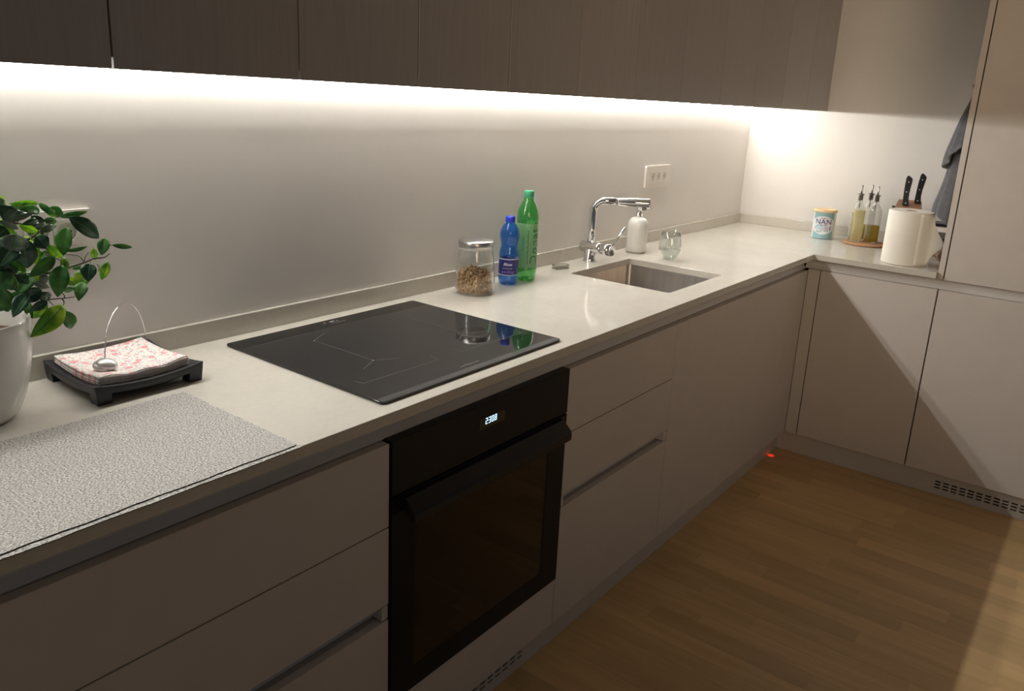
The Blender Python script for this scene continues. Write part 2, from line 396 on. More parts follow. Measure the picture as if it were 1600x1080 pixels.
# ------------------------------------------------------------------ the room
def structure(name, lo, hi, mat):
    o = bx(name, lo, hi, mat); o['kind'] = 'structure'; return o
XL, YF, ZCE = -6.4, -4.6, 2.55
structure('wall_back', (XL, 0, 0), (.12, .12, ZCE), M['wall'])
structure('wall_right', (0, YF, 0), (.12, 0, ZCE), M['wall'])
structure('ceiling', (XL-.12, YF-.12, ZCE), (.12, .12, ZCE+.1), M['ceiling'])
floor = structure('floor', (XL-.12, YF-.12, -.06), (.12, .12, -.0004), M['oak_floor'])
rnd = random.Random(11)
PW = .0712; lens_ = [.36, .42, .47, .52, .58, .66]; strips = []
for L in lens_:
    bm = bmesh.new(); box(bm, -PW/2+.0003, -L/2+.0003, -.0003, PW/2-.0003, L/2-.0003, .0)
    for v in bm.verts:
        if v.co.z > -.0001: v.co.x *= .985; v.co.y *= .998
    me = bpy.data.meshes.new('plank'); bm.to_mesh(me); bm.free(); me.materials.append(M['oak']); strips.append(me)
x = -.62; i = 0
while x > -3.15:
    y = PL+.03-rnd.random()*.35 if x < -.7 else -.56
    y0 = .03+PL
    y = y0+rnd.random()*.4
    while y > -3.0:
        k = rnd.randrange(len(lens_)); L = lens_[k]
        if y-L < -.5:
            o = bpy.data.objects.new('plank', strips[k]); COL.objects.link(o); o.location = (x, y-L/2, rnd.random()*.0002-.0001); o.parent = floor
        y -= L
    x -= PW

# ------------------------------------------------------------------ wall cabinets
for k in range(7):
    xa, xm, xb = SEAMS[2*k], SEAMS[2*k+1], SEAMS[2*k+2]
    where = ['at the right end, against the right wall', 'second from the right wall', 'third from the right wall, above the sink and tap',
             'fourth from the right wall, above the bottles', 'fifth from the right wall, above the hob', 'sixth from the right wall, above the black tray',
             'leftmost, above the potted plant'][k]
    r = empty('wall_cabinet', ((xa+xb)/2, -.01, ZUB), label='taupe wood wall cabinet, '+where, cat='cabinet', group='wall cabinets over the worktop')
    bx('body', (xb+.001, -.004, ZUB+.016), (xa-.001, U+.021, ZC), M['carcass'], r)
    for a, b in ((xa, xm), (xm, xb)):
        g = .0016 if a else .0006
        bx('door', (b+.0016, U, ZUB), (a-g, U+.0195, ZC), M['veneer'], r, bevel=.0006, seg=1)
# led profile under the cabinets: aluminium channel with a glowing diffuser
r = empty('led_strip_light', (-2.2, LED_Y, LED_Z), label='white LED strip light running along the wall under the wall cabinets', cat='light')
bm = bmesh.new()      # corner profile: the diffuser looks down and out into the room
pa, pb = [(.0049, -.0068), (-.0036, .0070), (-.0050, .0080), (-.0050, .0180), (.0066, .0180), (.0066, -.0070)], None
va_ = [bm.verts.new((-2.1, y, z)) for y, z in pa]; vb_ = [bm.verts.new((2.195, y, z)) for y, z in pa]
bm.faces.new(va_); bm.faces.new(vb_[::-1])
for i in range(6): bm.faces.new((va_[i], vb_[i], vb_[(i+1) % 6], va_[(i+1) % 6]))
bmesh.ops.recalc_face_normals(bm, faces=bm.faces[:]); finish('housing', bm, M['alu'], r)
bm = bmesh.new(); n = 16
for i in range(n):
    a, b = -2.1+4.29*i/n, -2.1+4.29*(i+1)/n
    bm.faces.new([bm.verts.new(p) for p in ((a, .0042, -.0068), (a, -.0042, .0068), (b, -.0042, .0068), (b, .0042, -.0068))])
finish('diffuser', bm, M['led'], r)
bm = bmesh.new()      # added second emitter, hidden behind the door lip, sets worktop light and shadow edge
pa = [(-.0434, 1.4821), (-.0465, 1.4906), (-.0465, 1.4935), (-.0390, 1.4935), (-.0390, 1.4821)]
va_ = [bm.verts.new((-2.1, y-LED_Y, z-LED_Z)) for y, z in pa]; vb_ = [bm.verts.new((2.195, y-LED_Y, z-LED_Z)) for y, z in pa]
bm.faces.new(va_); bm.faces.new(vb_[::-1])
for i in range(5): bm.faces.new((va_[i], vb_[i], vb_[(i+1) % 5], va_[(i+1) % 5]))
bmesh.ops.recalc_face_normals(bm, faces=bm.faces[:]); finish('housing', bm, M['alu'], r)
bm = bmesh.new()
for i in range(n):
    a, b = -2.1+4.29*i/n, -2.1+4.29*(i+1)/n
    bm.faces.new([bm.verts.new((x, y-LED_Y, z-LED_Z)) for x, y, z in ((a, -.0439, 1.4821), (a, -.0470, 1.4906), (b, -.0470, 1.4906), (b, -.0439, 1.4821))])
finish('diffuser', bm, M['led_added'], r)

# ------------------------------------------------------------------ base cabinets, back run
def front(x0, x1, z0, z1, parent, name='drawer'):
    return bx(name, (x0+.0015, F, z0+.0015), (x1-.0015, F+.0195, z1-.0015), M['front'], parent, bevel=.0012)
def drawer_unit(x0, x1, label):
    r = empty('drawer_cabinet', ((x0+x1)/2, F+.02, 0.1), label=label, cat='cabinet')
    bm = bmesh.new()
    for z0, z1, yy in ((ZDB-.002, S3-.002, F+.0205), (S3-.002, S2+.002, F+.034), (S2+.002, ZDT-.001, F+.0205)):
        box(bm, x0+.001-r.location.x, yy-r.location.y, z0-.1, x1-.001-r.location.x, -.03-r.location.y, z1-.1)
    finish('carcass', bm, M['carcass'], r)
    bx('grip_rail', (x0+.002, F+.030, S3-.001), (x1-.002, F+.0338, S2+.001), M['rail'], r)
    for xe in (x0+.0012, x1-.0172):
        bx('side_end', (xe, F+.0025, S3+.0015), (xe+.016, F+.0298, S2-.0015), M['front'], r)
    front(x0, x1, S1, ZDT, r); front(x0, x1, S2, S1, r); front(x0, x1, ZDB, S3, r)
    return r
drawer_unit(-3.93, XO-.001, 'wide light grey drawer cabinet left of the oven, below the woven mats')
drawer_unit(XO+.5975, XD, 'narrow light grey drawer cabinet between the oven and the wide sink front')
# sink base unit (open carcass)
r = empty('sink_base_cabinet', (-1.24, F+.02, .1), label='wide plain light grey front of the base cabinet below the sink, running to the corner', cat='cabinet')
for lo, hi in (((XD+.002, F+.0205, ZDB-.002), (XD+.02, -.03, ZDT-.001)), ((-.70, F+.0205, ZDB-.002), (-.682, -.03, ZDT-.001)),
               ((XD+.02, F+.0205, ZDB-.002), (-.70, -.03, ZDB+.016)), ((XD+.02, F+.0205, .15), (-.70, F+.03, ZDT-.001))):
    bx('carcass_panel', lo, hi, M['carcass'], r)
front(XD, FR+.0008, ZDB, ZDT, r, 'front_panel')
# handle-less grip rail under the worktop along the back run and along the right run
def cove(along, a0, a1, face, zlo, zhi, name_label):
    # J-shaped aluminium profile: sloping floor behind the front, upright back
    pr = [(.0202, zlo-.0015), (.0300, zlo+.014), (.0300, zhi), (.0340, zhi), (.0340, zlo-.0015)]
    bm = bmesh.new(); P = (lambda a, d, z: (a, face+d, z)) if along == 'x' else (lambda a, d, z: (face+d, a, z))
    A = [bm.verts.new(P(a0, d, z)) for d, z in pr]; B = [bm.verts.new(P(a1, d, z)) for d, z in pr]
    bm.faces.new(A); bm.faces.new(B[::-1])
    for i in range(len(pr)): bm.faces.new((A[i], B[i], B[(i+1) % len(pr)], A[(i+1) % len(pr)]))
    bmesh.ops.recalc_face_normals(bm, faces=bm.faces[:]); o = finish('grip_rail', bm, M['rail']); tag(o, name_label, 'rail')
cove('x', -3.93, FR+.0335, F, ZDT+.0015, ZTH-.0005, 'recessed grey grip rail under the worktop front above oven, drawers and sink front')
cove('y', -2.9, F+.0195, FR, ZDT+.0065, ZTH-.0055, 'recessed grey grip rail above the two right-hand doors and below the tall cabinet')

# ------------------------------------------------------------------ right run
YS1 = -.6315; YD1 = -1.0745; YD2 = -1.70
r = empty('corner_base_cabinet', (-.3, -.85, .1), label='light grey one-door base cabinet in the corner under the knife block', cat='cabinet')
bx('carcass', (FR+.0205, YS1+.0, ZDB-.002), (-.02, YD1, .835), M['carcass'], r)
bx('door', (FR, YD1+.0025, ZDB), (FR+.0195, YS1-.0025, .8375), M['front'], r, bevel=.0012)
bx('filler_strip', (FR+.0005, YS1+.0015, ZDB), (FR+.0195, F-.0008, .8375), M['front'], r, bevel=.0008)
r = empty('tall_cabinet', (-.33, -1.6, .1), label='tall light grey cabinet at the right edge with upper and lower door', cat='cabinet')
bx('side_panel', (FR, YT-.0195, ZTH-.0035), (-.012, YT, ZC), M['front'], r, bevel=.0008)
bx('door', (FR+.002, -1.70, .8770), (FR+.0215, YT-.0235, 2.10), M['front'], r, bevel=.0012)
bx('door', (FR+.002, -1.70, 2.104), (FR+.0215, YT-.0235, ZC), M['front'], r, bevel=.0012)
bx('door', (FR+.002, -2.315, .8770), (FR+.0215, -1.703, 2.10), M['front'], r, bevel=.0012)
bx('door', (FR, YD2+.0015, ZDB), (FR+.0195, YD1-.0025, .8375), M['front'], r, bevel=.0012)
bx('door', (FR, -2.315, ZDB), (FR+.0195, YD2-.0015, .8375), M['front'], r, bevel=.0012)
bm = bmesh.new(); L_ = r.location
box(bm, FR+.0225-L_.x, -2.315-L_.y, .8775-.1, -.012-L_.x, YT-.021-L_.y, ZC-.1); box(bm, FR+.0205-L_.x, -2.315-L_.y, ZDB-.1, -.012-L_.x, YD1-.001-L_.y, .836-.1)
finish('carcass', bm, M['carcass'], r)

# plinths with ventilation slots
def plinth(name, along, a0, a1, z1, face, slots, label, cell=.0142):
    """board standing at x or y = face; slots = list of (a, z, w, h) holes"""
    r = empty(name, (0, 0, 0), label=label, cat='plinth')
    th = .014
    g0, g1, gz0, gz1 = slots['a0'], slots['a1'], slots['z0'], slots['z1']
    def P(a, z, dd):  # a along run, dd depth behind the face
        return (a, face+dd, z) if along == 'x' else (face+dd, a, z)
    def board(bm, aa, ab, za, zb, d0=0, d1=th):
        p, q = P(aa, za, d0), P(ab, zb, d1)
        box(bm, min(p[0], q[0]), min(p[1], q[1]), za, max(p[0], q[0]), max(p[1], q[1]), zb)
    bm = bmesh.new()
    board(bm, a0, g0, 0.0005, z1); board(bm, g1, a1, .0005, z1); board(bm, g0, g1, .0005, gz0); board(bm, g0, g1, gz1, z1)
    finish('board', bm, M['plinth'], r)
    cols, rows, sw, sh = slots['cols'], slots['rows'], slots['sw'], slots['sh']
    bm = bmesh.new(); ca = (g1-g0)/cols; cz = (gz1-gz0)/rows
    for c in range(cols):   # uprights between the slot columns
        board(bm, g0+c*ca, g0+c*ca+(ca-sw), gz0, gz1, -.0006, .003)
    for k in range(rows+1):
        zc = gz0+k*cz; h = cz-sh
        board(bm, g0, g1, max(gz0, zc-h/2), min(gz1, zc+h/2), -.0004, .0028)
    finish('vent_grille', bm, M['plinth'], r)
    bm = bmesh.new(); board(bm, g0-.002, g1+.002, gz0-.002, gz1+.002, th, th+.003); finish('vent_shade', bm, M['dark'], r)  # added dark sheet stands in for the shade behind the slots
    return r
plinth('plinth', 'x', -3.93, PR+.012, .1, PL, dict(a0=-2.93, a1=-2.502, z0=.028, z1=.056, cols=14, rows=2, sw=.0210, sh=.0068),
       'light grey plinth below the oven and drawers, with vent slots')
plinth('plinth', 'y', -2.9, PL+.0, .1, PR, dict(a0=-1.575, a1=-1.1885, z0=.0245, z1=.0625, cols=13, rows=3, sw=.0212, sh=.0064),
       'light grey plinth under the right-hand doors with rows of short vent slots')

# ------------------------------------------------------------------ worktop, upstand, sink
SX0, SX1, SY0, SY1 = -1.776, -1.3725, -.512, -.1405
bm = bmesh.new()
outer = [(-4.3, D), (DR, D), (DR, YT+.0008), (-.001, YT+.0008), (-.001, -.001), (-4.3, -.001)]
prism(bm, outer, ZTH, ZT, [rrect(SX0, SY0, SX1, SY1, .012)])
o = finish('worktop', bm, M['worktop'], bevel=.0012); tag(o, 'L-shaped polished off-white quartz worktop', 'worktop')
r = empty('upstand', (-.01, -.01, ZT), label='low off-white quartz upstand along both walls behind the worktop', cat='upstand')
bx('strip', (-4.3, -.013, ZT+.0002), (-.0135, -.0008, ZUP), M['worktop'], r, bevel=.0008)
bx('strip', (-.013, YT+.001, ZT+.0002), (-.0008, -.0008, ZUP), M['worktop'], r, bevel=.0008)
r = empty('kitchen_sink', ((SX0+SX1)/2, (SY0+SY1)/2, .70), label='undermounted brushed steel sink bowl in the worktop', cat='sink')
bm = bmesh.new(); hx, hy = (SX1-SX0)/2+.003, (SY1-SY0)/2+.003; zr = ZTH-.7-.0006
levels = [(hx+.018, hy+.018, zr, .03), (hx, hy, zr, .016), (hx-.0005, hy-.0005, zr-.004, .016), (hx-.003, hy-.003, .03, .018), (hx-.010, hy-.010, .008, .022), (hx-.03, hy-.03, .0, .03), (.045, .045, -.003, .045)]
rings = [[bm.verts.new((p[0], p[1], z)) for p in rrect(-a, -b, a, b, rr_, 6)] for a, b, z, rr_ in levels]
for a, b in zip(rings, rings[1:]):
    for i in range(len(a)): bm.faces.new((a[i], a[(i+1) % len(a)], b[(i+1) % len(a)], b[i]))
bm.faces.new(rings[-1])
bmesh.ops.recalc_face_normals(bm, faces=bm.faces[:])
o = finish('bowl', bm, M['steel'], r, smooth=True, auto=.7)
s = o.modifiers.new('s', 'SOLIDIFY'); s.thickness = -.0008
bm = bmesh.new(); lathe(bm, [(.040, -.0025), (.040, .0005), (.034, .001), (.028, -.001), (.0, -.001)], 32, cap1=False); finish('drain', bm, M['chrome'], r, smooth=True, auto=.5)
bm = bmesh.new(); box(bm, -.022, -.0012, -.0025, .022, .0012, .0025)
o = finish('overflow_slot', bm, M['dark'], r, bevel=.002); o.location = (-.08, hy-.0035, zr-.030)

# ------------------------------------------------------------------ hob
HX0, HX1, HY0, HY1 = -3.0300, -2.4470, -.0645, -.5675
r = empty('induction_hob', ((HX0+HX1)/2, (HY0+HY1)/2, ZT+.0004), label='black glass induction hob set on the worktop above the oven', cat='hob')
M['hobglass'] = pm('hob_glass', (.010, .0105, .012, 1), .035, spec=.75)
lx, ly = r.location.x, r.location.y
bm = bmesh.new(); hx, hy = (HX1-HX0)/2, (HY0-HY1)/2
prism(bm, rrect(-hx+.004, -hy+.004, hx-.004, hy-.004, .006), 0, .0012); finish('frame', bm, M['black_enamel'], r)
bm = bmesh.new(); prism(bm, rrect(-hx, -hy, hx, hy, .009, 6), .0012, .0050)
for v in bm.verts:      # the front edge of the glass is cut to a wide bevel
    pass
o = finish('glass_plate', bm, M['hobglass'], r, bevel=.0006)
bm = bmesh.new()        # bevelled front strip
y0, y1 = -hy+.0012, -hy+.019
vsl = [bm.verts.new(p) for p in ((-hx+.004, y0, .0051), (hx-.004, y0, .0051), (hx-.004, y1, .0051), (-hx+.004, y1, .0051), (-hx+.004, y1, .00545), (hx-.004, y1, .00545))]
for q in ((0, 1, 5, 4), (3, 2, 1, 0), (4, 5, 2, 3), (0, 4, 3), (1, 2, 5)): bm.faces.new([vsl[i] for i in q])
finish('front_bevel', bm, pm('hob_bevel', (.035, .036, .038, 1), .16, spec=.6), r)
zs = .00505
def line(bm, a, b, w=.0005):
    a, b = Vector((a[0]-lx, a[1]-ly)), Vector((b[0]-lx, b[1]-ly)); d_ = (b-a).normalized(); n_ = Vector((-d_.y, d_.x))*w/2
    lo = [bm.verts.new((p.x, p.y, zs)) for p in (a-n_, b-n_, b+n_, a+n_)]; hi = [bm.verts.new((p.x, p.y, zs+.00012)) for p in (a-n_, b-n_, b+n_, a+n_)]
    bm.faces.new(hi); bm.faces.new(lo[::-1])
    for i in range(4): bm.faces.new((lo[i], lo[(i+1) % 4], hi[(i+1) % 4], hi[i]))
bm = bmesh.new()
xa, xb, ym, yb_, yn = -2.8766, -2.585, -.179, -.375, -.375
for X, s in ((xa, -1), (xb, 1)):
    line(bm, (X, ym), (X, yn)) if s < 0 else line(bm, (X+.003, ym), (X+.003, yn))
for X in (xa, xb):
    line(bm, (X, -.179), (X+.055, -.147)); line(bm, (X, -.179), (X-.035, -.160)) if X == xb else None
    line(bm, (X, -.375), (X-.052, -.403)); line(bm, (X, -.375), (X+.055, -.403))
for c0 in (-2.985, -2.69):
    line(bm, (c0-.004, -.442), (c0, -.466)); line(bm, (c0, -.466), (c0+.212, -.469)); line(bm, (c0+.212, -.469), (c0+.219, -.437))
finish('cooking_zone_marks', bm, M['hobmark'], r)
bm = bmesh.new()
for X, Y in ((xa, -.179), (xa, -.375)): lathe(bm, [(.0016, zs), (.0016, zs+.0003)], 8, c=(X-lx, Y-ly, 0))
bm_ = text_mesh('|-  ·  8 8  -|', .010)
for v in bm_.verts: v.co += Vector((-2.75-lx, -.083-ly, zs+.0002))
me = bpy.data.meshes.new('tmp'); bm_.to_mesh(me); bm_.free(); bm.from_mesh(me); bpy.data.meshes.remove(me)
for k in range(4): line(bm, (-2.755+.011*k, -.096), (-2.747+.011*k, -.096), .0008)
o = finish('control_symbols', bm, M['hobwhite'], r); o['kind'] = 'stuff'
bm = bmesh.new(); line(bm, (-2.775, -.534), (-2.715, -.534), .0012); line(bm, (-2.752, -.527), (-2.748, -.541), .001)
finish('front_print', bm, M['hobmark'], r)

# ------------------------------------------------------------------ oven
OX0, OX1, OZ0, OZ1 = XO+.002, XO+.5965, .2471, .8345
OF = F-.0035
r = empty('built_in_oven', ((OX0+OX1)/2, F, OZ0), label='black built-in oven with clock display between the drawer cabinets', cat='oven')
bx('control_panel', (OX0, OF, .7195), (OX1, F+.02, OZ1), M['black_enamel'], r, bevel=.001)
WX0, WX1, WZ0, WZ1 = -2.955, -2.5, .300, .648
def dxy(p): return (p[0]-r.location.x, p[1]-r.location.z)
bm = bmesh.new(); prism(bm, [dxy(p) for p in ((OX0, OZ0), (OX1, OZ0), (OX1, .7155), (OX0, .7155))], 0, .02, [[dxy(p) for p in rrect(WX0, WZ0, WX1, WZ1, .006)]])
for v in bm.verts: x_, y_, z_ = v.co; v.co = (x_, OF-F+z_, y_)
bmesh.ops.recalc_face_normals(bm, faces=bm.faces[:]); door = finish('door', bm, M['black_enamel'], r, bevel=.0008)
bx('window_pane', (WX0+.0004, OF+.001, WZ0+.0004), (WX1-.0004, OF+.005, WZ1-.0004), M['oven_glass'], r)
M['cavity'] = pm('oven_cavity', (.05, .032, .022, 1), .5)
bm = bmesh.new()
for lo, hi in (((WX0-.01, F+.021, WZ0-.01), (WX0, F+.40, WZ1+.01)), ((WX1, F+.021, WZ0-.01), (WX1+.01, F+.40, WZ1+.01)), ((WX0, F+.021, WZ0-.01), (WX1, F+.40, WZ0)),
               ((WX0, F+.021, WZ1), (WX1, F+.40, WZ1+.01)), ((WX0, F+.39, WZ0), (WX1, F+.40, WZ1))):
    box(bm, *[lo[i]-r.location[i] for i in range(3)], *[hi[i]-r.location[i] for i in range(3)])
finish('cavity', bm, M['cavity'], r)
bm = bmesh.new()
for yy in (F+.024, F+.38): tube(bm, [(WX0+.001-r.location.x, yy-F, .5148-OZ0), (WX1-.001-r.location.x, yy-F, .5148-OZ0)], .0022, 8)
for k in range(18):
    X = WX0+.02+k*.0244; tube(bm, [(X-r.location.x, .024, .5148-OZ0), (X-r.location.x, .38, .5148-OZ0)], .0013, 6)
finish('rack', bm, M['chrome'], r, smooth=True)
hx0, hx1 = -2.995, -2.456      # wide lip handle hanging off the top of the door
bm = bmesh.new()
prof = [(OF+.001, .7145), (OF-.012, .7125), (OF-.034, .692), (OF-.038, .684), (OF-.038, .668), (OF-.032, .662), (OF-.022, .664), (OF-.020, .676), (OF+.001, .694)]
a = [bm.verts.new((hx0-r.location.x, y-F, z-OZ0)) for y, z in prof]; b = [bm.verts.new((hx1-r.location.x, y-F, z-OZ0)) for y, z in prof]
bm.faces.new(a); bm.faces.new(b[::-1])
for i in range(len(prof)): bm.faces.new((a[i], b[i], b[(i+1) % len(prof)], a[(i+1) % len(prof)]))
bmesh.ops.recalc_face_normals(bm, faces=bm.faces[:]); finish('handle', bm, M['black_metal'], r, bevel=.0015)
bx('display', (-2.766, OF-.0008, .7775), (-2.680, OF-.0001, .8025), M['display'], r)
bm = bmesh.new()
SEG = {'2': 'abged', '3': 'abgcd', '0': 'abcdef', '8': 'abcdefg'}
for k, ch in enumerate('2308'):
    x0 = -2.7465+k*.0102; wd, ht, t_ = .0068, .0138, .00125; z0 = .7865
    R_ = dict(a=(0, ht-t_, wd, ht), d=(0, 0, wd, t_), g=(0, ht/2-t_/2, wd, ht/2+t_/2), f=(0, ht/2, t_, ht), e=(0, 0, t_, ht/2), b=(wd-t_, ht/2, wd, ht), c=(wd-t_, 0, wd, ht/2))
    for s in SEG[ch]:
        q = R_[s]; box(bm, x0+q[0]-r.location.x, OF-.0013-F, z0+q[1]-OZ0, x0+q[2]-r.location.x, OF-.0009-F, z0+q[3]-OZ0)
finish('clock_digits', bm, M['digits'], r, label='lit pale blue clock digits')
bm = bmesh.new(); box(bm, OX0+.004-r.location.x, .0205, 0, OX1-.004-r.location.x, .0206, OZ1-OZ0-.004); finish('housing_front', bm, M['black_enamel'], r)
r = empty('oven_housing', ((OX0+OX1)/2, F, ZDB), label='light grey housing panel below the built-in oven', cat='cabinet')
bx('front_panel', (OX0, F, ZDB+.0015), (OX1, F+.0195, OZ0-.002), M['front'], r, bevel=.0012)
bm = bmesh.new()
for lo, hi in (((OX0-.0015, F+.0205, ZDB), (OX0+.014, -.03, OZ0-.02)), ((OX1-.014, F+.0205, ZDB), (OX1+.0015, -.03, OZ0-.02)), ((OX0-.0015, F+.0205, OZ0-.02), (OX1+.0015, -.03, OZ0-.004))):
    box(bm, *[lo[i]-r.location[i] for i in range(3)], *[hi[i]-r.location[i] for i in range(3)])
finish('carcass', bm, M['carcass'], r)

# indicator under the dishwasher front throwing a red dot on the floor
r = empty('indicator_light', (-.700, -.556, .0), label='tiny red appliance status light at the plinth in the corner', cat='light')
bm = bmesh.new(); lathe(bm, [(.0030, .1008), (.0030, .1030)], 10); finish('lens', bm, M['red_light'], r)
ld = bpy.data.lights.new('red_beam', 'SPOT'); ld.energy = .25; ld.color = (1, .03, .03); ld.spot_size = radians(20); ld.spot_blend = .8; ld.shadow_soft_size = .002
lo = bpy.data.objects.new('red_beam', ld); COL.objects.link(lo); lo.parent = r; lo.location = (0, 0, .0995); lo.rotation_euler = (0, 0, 0)

# ------------------------------------------------------------------ sockets on the wall
def outlet(cx, cz, wd, ht, n, r0, label, inner=None):
    r = empty('power_outlet', (cx, 0, cz), label=label, cat='outlet')
    bm = bmesh.new(); prism(bm, rrect(-wd/2, -ht/2, wd/2, ht/2, .006), 0, .009, [rrect(-inner[0]/2, -inner[1]/2, inner[0]/2, inner[1]/2, .003)])
    for v in bm.verts: v.co = (v.co.x, -v.co.z-.0003, v.co.y)
    bmesh.ops.recalc_face_normals(bm, faces=bm.faces[:]); finish('frame', bm, M['plastic_white'], r, bevel=.002)
    ca = inner[0]/n
    for k in range(n):
        X = -inner[0]/2+ca*(k+.5)
        bm = bmesh.new(); m = 20
        sqp = rrect(X-ca/2+.0006, -inner[1]/2+.0006, X+ca/2-.0006, inner[1]/2-.0006, .002, 3)
        prism(bm, sqp, .002, .0105, [[(X+r0*cos(2*pi*j/m), r0*sin(2*pi*j/m)) for j in range(m)]])
        bm2 = [bm.verts.new((X+r0*cos(2*pi*j/m), r0*sin(2*pi*j/m), .003)) for j in range(m)]; bm.faces.new(bm2)
        for v in bm.verts: v.co = (v.co.x, -v.co.z, v.co.y)
        bmesh.ops.recalc_face_normals(bm, faces=bm.faces[:]); sk = finish('socket', bm, M['plastic_white'], r)
        bm = bmesh.new()
        for dx in (-.0095, .0095) if r0 > .015 else (0,):
            for dz in ((0,) if r0 > .015 else (-.006, .006)):
                lathe(bm, [(.0024, 0), (.0024, .0006)], 10, c=(X+dx*r0/.02, dz, 0))
        for v in bm.verts: v.co = (v.co.x, -v.co.z-.0031, v.co.y)
        finish('pin_holes', bm, M['dark'], sk)
    return r
outlet(-.951, 1.181, .216, .090, 3, .0165, 'white wall outlet with three round sockets above the tap', inner=(.148, .050))
outlet(-3.3385, 1.181, .148, .083, 2, .0185, 'white double wall outlet half hidden behind the plant leaves', inner=(.10, .050))

# ------------------------------------------------------------------ potted plant
POT = Vector((-3.5454, -.1334, ZT))
plant = empty('potted_plant', POT, label='leafy green shrub in a glossy white ceramic pot at the left edge', cat='plant')
bm = bmesh.new()
prof = [(0, .0005), (.056, .0005), (.062, .002), (.070, .012), (.083, .042), (.0925, .080), (.0975, .12), (.0990, .150), (.0990, .1545), (.0996, .156), (.1000, .170), (.0985, .1735), (.0955, .1725), (.0940, .165), (.0925, .12), (.0900, .105), (0, .105)]
lathe(bm, prof[1:-1], 64, cap0=True, cap1=True); finish('pot', bm, M['ceramic'], plant, smooth=True, auto=.9, label='white glazed pot')
bm = bmesh.new(); lathe(bm, [(.0905, .106), (.0915, .136), (.085, .141), (.05, .146), (.0, .147)], 40, cap1=False)
rr2 = random.Random(3)
for v in bm.verts: v.co.z += rr2.uniform(-.002, .002) if v.co.z > .12 else 0
finish('soil', bm, M['soil'], plant, smooth=True)
def br(name, pts, r0, r1):
    P3 = smoothpts([at(*p)-POT for p in pts], 5); n_ = len(P3); bm = bmesh.new()
    tube(bm, P3, [r0+(r1-r0)*i/(n_-1) for i in range(n_)], 8); finish(name, bm, M['bark'], plant, smooth=True)
S0 = -.133
bm = bmesh.new(); base3 = Vector((.004, -.002, .138)); top3 = at(-26, 432, S0)-POT
tube(bm, smoothpts([base3, base3.lerp(top3, .5)+Vector((.004, 0, 0)), top3, at(-14, 380, S0)-POT, at(10, 345, S0)-POT], 5), [.005]*6+[.0045]*5+[.003]*5+[.0022]*5, 8)
finish('stem', bm, M['bark'], plant, smooth=True)
br('branch', [(-24, 436, S0), (30, 430, -.14), (60, 428, -.145), (84, 425, -.145), (108, 418, -.14), (132, 410, -.135), (147, 404, -.13), (163, 402, -.13), (172, 396, -.13)], .0032, .0009)
br('branch', [(-14, 385, S0), (38, 376, -.15), (60, 363, -.15), (75, 350, -.14), (87, 340, -.13)], .0026, .0008)
br('branch', [(-26, 445, S0), (14, 449, -.17), (33, 457, -.17), (67, 467, -.17), (90, 467, -.165), (117, 464, -.16)], .0024, .0007)
br('branch', [(132, 410, -.135), (133, 402, -.13), (138, 395, -.13)], .0010, .0006)
br('branch', [(131, 409, -.135), (122, 400, -.13), (100, 397, -.12)], .0010, .0006)
br('branch', [(152, 413, -.13), (155, 418, -.13), (154, 424, -.13)], .0008, .0006)
br('branch', [(101, 466, -.165), (100, 461, -.165), (96, 457, -.16)], .0011, .0007)
br('branch', [(97, 467, -.165), (100, 472, -.165), (99, 478, -.165)], .0011, .0008)
br('branch', [(75, 468, -.168), (80, 474, -.165), (86, 479, -.165)], .0008, .0005)
br('branch', [(98, 484, -.165), (103, 487, -.16)], .0006, .0005)
br('branch', [(10, 345, S0), (45, 352, -.14), (66, 352, -.14), (84, 350, -.13)], .0016, .0006)
br('branch', [(84, 403, -.14), (96, 408, -.14), (98, 414, -.15)], .0008, .0006)
br('branch', [(170, 384, -.13), (175, 383, -.13)], .0005, .0005)
def leaf(u0, v0, u1, v1, w, kind, y=None, curl=.18, rollf=None, dy=None, bend=0):
    rg = random.Random(int(u0*7+v0*13+u1*3))
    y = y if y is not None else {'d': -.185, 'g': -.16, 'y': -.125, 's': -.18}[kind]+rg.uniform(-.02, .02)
    dy = dy if dy is not None else rg.uniform(-.018, .012)
    a, b = at(u0, v0, y)-POT, at(u1, v1, y+dy)-POT
    ax = (b-a); L = ax.length; ax.normalize()
    view = (CAM-(POT+a)).normalized(); side = ax.cross(view).normalized(); nrm = side.cross(ax).normalized()
    rollf = rollf if rollf is not None else rg.uniform(-.35, .35)
    side = (side*cos(rollf)+nrm*sin(rollf)).normalized(); nrm = side.cross(ax).normalized()
    W = w*.00128/2/max(.5, cos(rollf)); bm = bmesh.new(); n_ = 12
    rows = []
    for i in range(n_+1):
        t = i/n_; wd = W*(sin(pi*min(1, t**.85))**.8)*(1-.12*t) if 0 < i < n_ else W*.03
        c = a+ax*(L*t)+nrm*(L*curl*sin(pi*t)*.5-L*.12*t*t)+side*(bend*L*sin(pi*t))
        rows.append([bm.verts.new(c+side*(wd*s)+nrm*(wd*.28*(abs(s)**1.3)+wd*.05*sin(t*22)*abs(s))) for s in (-1, -.55, -.06, .06, .55, 1)])
    for p, q in zip(rows, rows[1:]):
        for k in range(5):
            f = bm.faces.new((p[k], p[k+1], q[k+1], q[k])); f.material_index = 1 if k == 2 else 0
    tube(bm, [a-ax*.004-nrm*.001, a+ax*.002], .0005, 5)
    o = finish('leaf', bm, [M['leaf_'+kind], M['vein']], plant, smooth=True)
    s = o.modifiers.new('s', 'SOLIDIFY'); s.thickness = .0004
